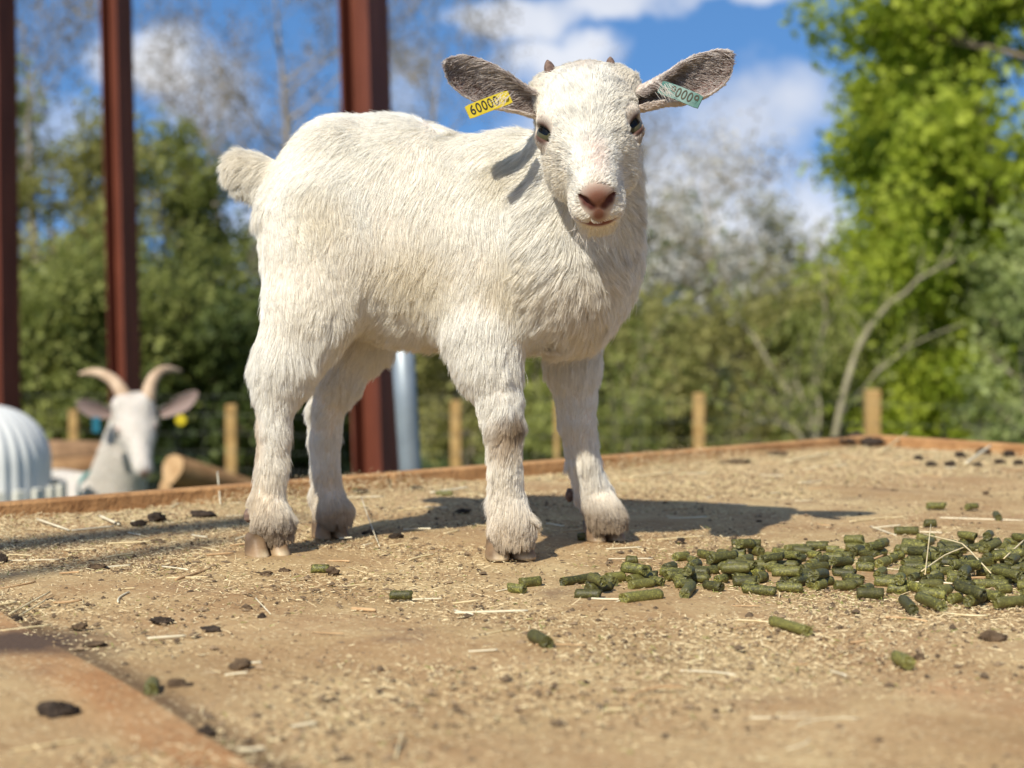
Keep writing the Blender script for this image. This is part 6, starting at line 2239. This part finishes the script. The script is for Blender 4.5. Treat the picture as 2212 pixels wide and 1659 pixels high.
straw([(1886, 1142), (1945, 1140)], 1.8, 'thin straw just behind a dark pellet above the heap', M_STRAWP, [0, .002])
straw([(1880, 1138), (1935, 1158)], 1.6, 'straw slanting down to the dark pellet above the heap', M_STRAWP)
straw([(1835, 1128), (1905, 1120), (1960, 1118)], 1.5, 'straw right of the shadow tip', M_STRAW)
straw([(2030, 1120), (2212, 1126)], 1.8, 'long pale straw lying level near the right edge', M_STRAWP)
straw([(1620, 1553), (1815, 1553)], 2.4, 'long faint straw in the bottom right foreground', M_STRAWP)
straw([(1700, 1545), (1800, 1541)], 2.4, 'shorter straw above the long faint one at bottom right', M_STRAWP)
straw([(2060, 1558), (2170, 1552)], 2.6, 'pale straw at the bottom right corner', M_STRAWP)
straw([(1718, 1358), (1800, 1382)], 1.6, 'thin straw running off the right end of the long pellet', M_STRAW)
straw([(1420, 1168), (1520, 1160)], 2.2, 'straw left of the far left of the heap', M_STRAW)
straw([(1145, 1150), (1185, 1163)], 2.6, 'dark splinter in the shadow beside the near front hoof', M_SPLINT)
straw([(1180, 1132), (1218, 1138)], 1.8, 'pale straw in the shadow between the front hooves', M_STRAWP)
straw([(80, 1134), (150, 1152)], 2.2, 'pale straw slanting in the chaff by the left raised edge', M_STRAWP, [.005, .002])
straw([(155, 1152), (245, 1143)], 2.0, 'pale straw meeting the slanting one by the left raised edge', M_STRAWP, [.002, .002])
straw([(215, 1125), (258, 1140)], 2.8, 'short pale straw beside a small dark dropping', M_STRAWP, [.004, .002])
straw([(20, 1332), (108, 1292)], 2.2, 'straw slanting up at the left edge', M_STRAW, [.001, .004])
straw([(40, 1336), (100, 1306)], 2.0, 'second slanting straw at the left edge, just below the first', M_STRAW, [.001, .003])
straw([(0, 1365), (110, 1352)], 2.4, 'straw lying over the dark patch at the left edge', M_STRAW)
straw([(440, 1455), (470, 1454)], 1.6, 'thin short straw near the crumbly clod', M_STRAWP)
straw([(530, 1436), (565, 1433)], 3.0, 'pale chip beside the crumbly clod', M_STRAWP)
straw([(2085, 1010), (2140, 985)], 3.0, 'pale wood chip standing at the back near the right edge', M_STRAWP, [.004, .014])
straw([(470, 1068), (476, 1098)], 1.6, 'thin pale stalk standing against the left raised edge', M_STRAWP, [.026, .004])
straw([(1700, 1005), (1790, 990)], 2.4, 'straw in the drift at the far edge', M_STRAW, [.004, .006])
straw([(1900, 985), (1960, 960)], 2.0, 'straw standing at the far corner', M_STRAW, [.004, .018])
straw([(1360, 1040), (1450, 1030)], 2.2, 'straw in the drift right of the far front leg', M_STRAW, [.004, .004])
straw([(690, 1082), (830, 1078)], 2.0, 'long pale straw lying behind the far hind leg', M_STRAWP, [.002, .002])
straw([(930, 1072), (1010, 1062)], 2.4, 'pale straw behind the near front leg near the edge', M_STRAWP, [.003, .004])
# more loose straws, thinner and unremarkable
rs = np.random.default_rng(404)
pl = scatter(230, rs, 0.8)
for i, p0 in enumerate(pl):
    L0 = rs.uniform(0.010, 0.040); th = rs.uniform(-0.9, 0.9) if rs.random() < .7 else rs.uniform(0, 6.28)
    d = np.array([math.cos(th), math.sin(th), 0]); n_ = np.array([-d[1], d[0], 0])
    r = rs.uniform(0.00035, 0.0009)
    S = np.linspace(-.5, .5, 7)[:, None]
    c = d * L0 * S + n_ * (S ** 2 - .08) * L0 * rs.normal() * .35
    c[:, 2] = r * .9 + np.abs(rs.normal()) * .0010 + (S[:, 0] + .5) * abs(rs.normal()) * .0015
    mm = MB(); mm.tube(c, r, 6)
    o = mm.build('straw', (M_STRAW, M_STRAWP, M_SPLINT)[i % 3], None, True)
    o.location = (p0[0], p0[1], 0)
    sx_ = 1106 + p0[0] / p0[1] * FPX; sy_ = 700 + 0.2 * FPX / p0[1]
    cx_ = ('at the left edge', 'left of the hind legs', 'below the hind legs', 'below the belly', 'below the front legs', 'right of the front legs', 'below the heap', 'toward the right edge')[max(0, min(7, int(sx_ / 277)))]
    ry_ = 'in the far drift' if sy_ < 1010 else 'well back' if sy_ < 1080 else 'level with the hooves' if sy_ < 1220 else 'just in front of the hooves' if sy_ < 1330 else 'in the middle foreground' if sy_ < 1480 else 'in the near foreground'
    tag(o, f"{('tan', 'bleached', 'brown')[i % 3]} {'tiny' if L0 < .017 else 'short' if L0 < .028 else 'long'} thin straw {cx_}, {ry_}", 'straw', 'thin loose straws on the deck')
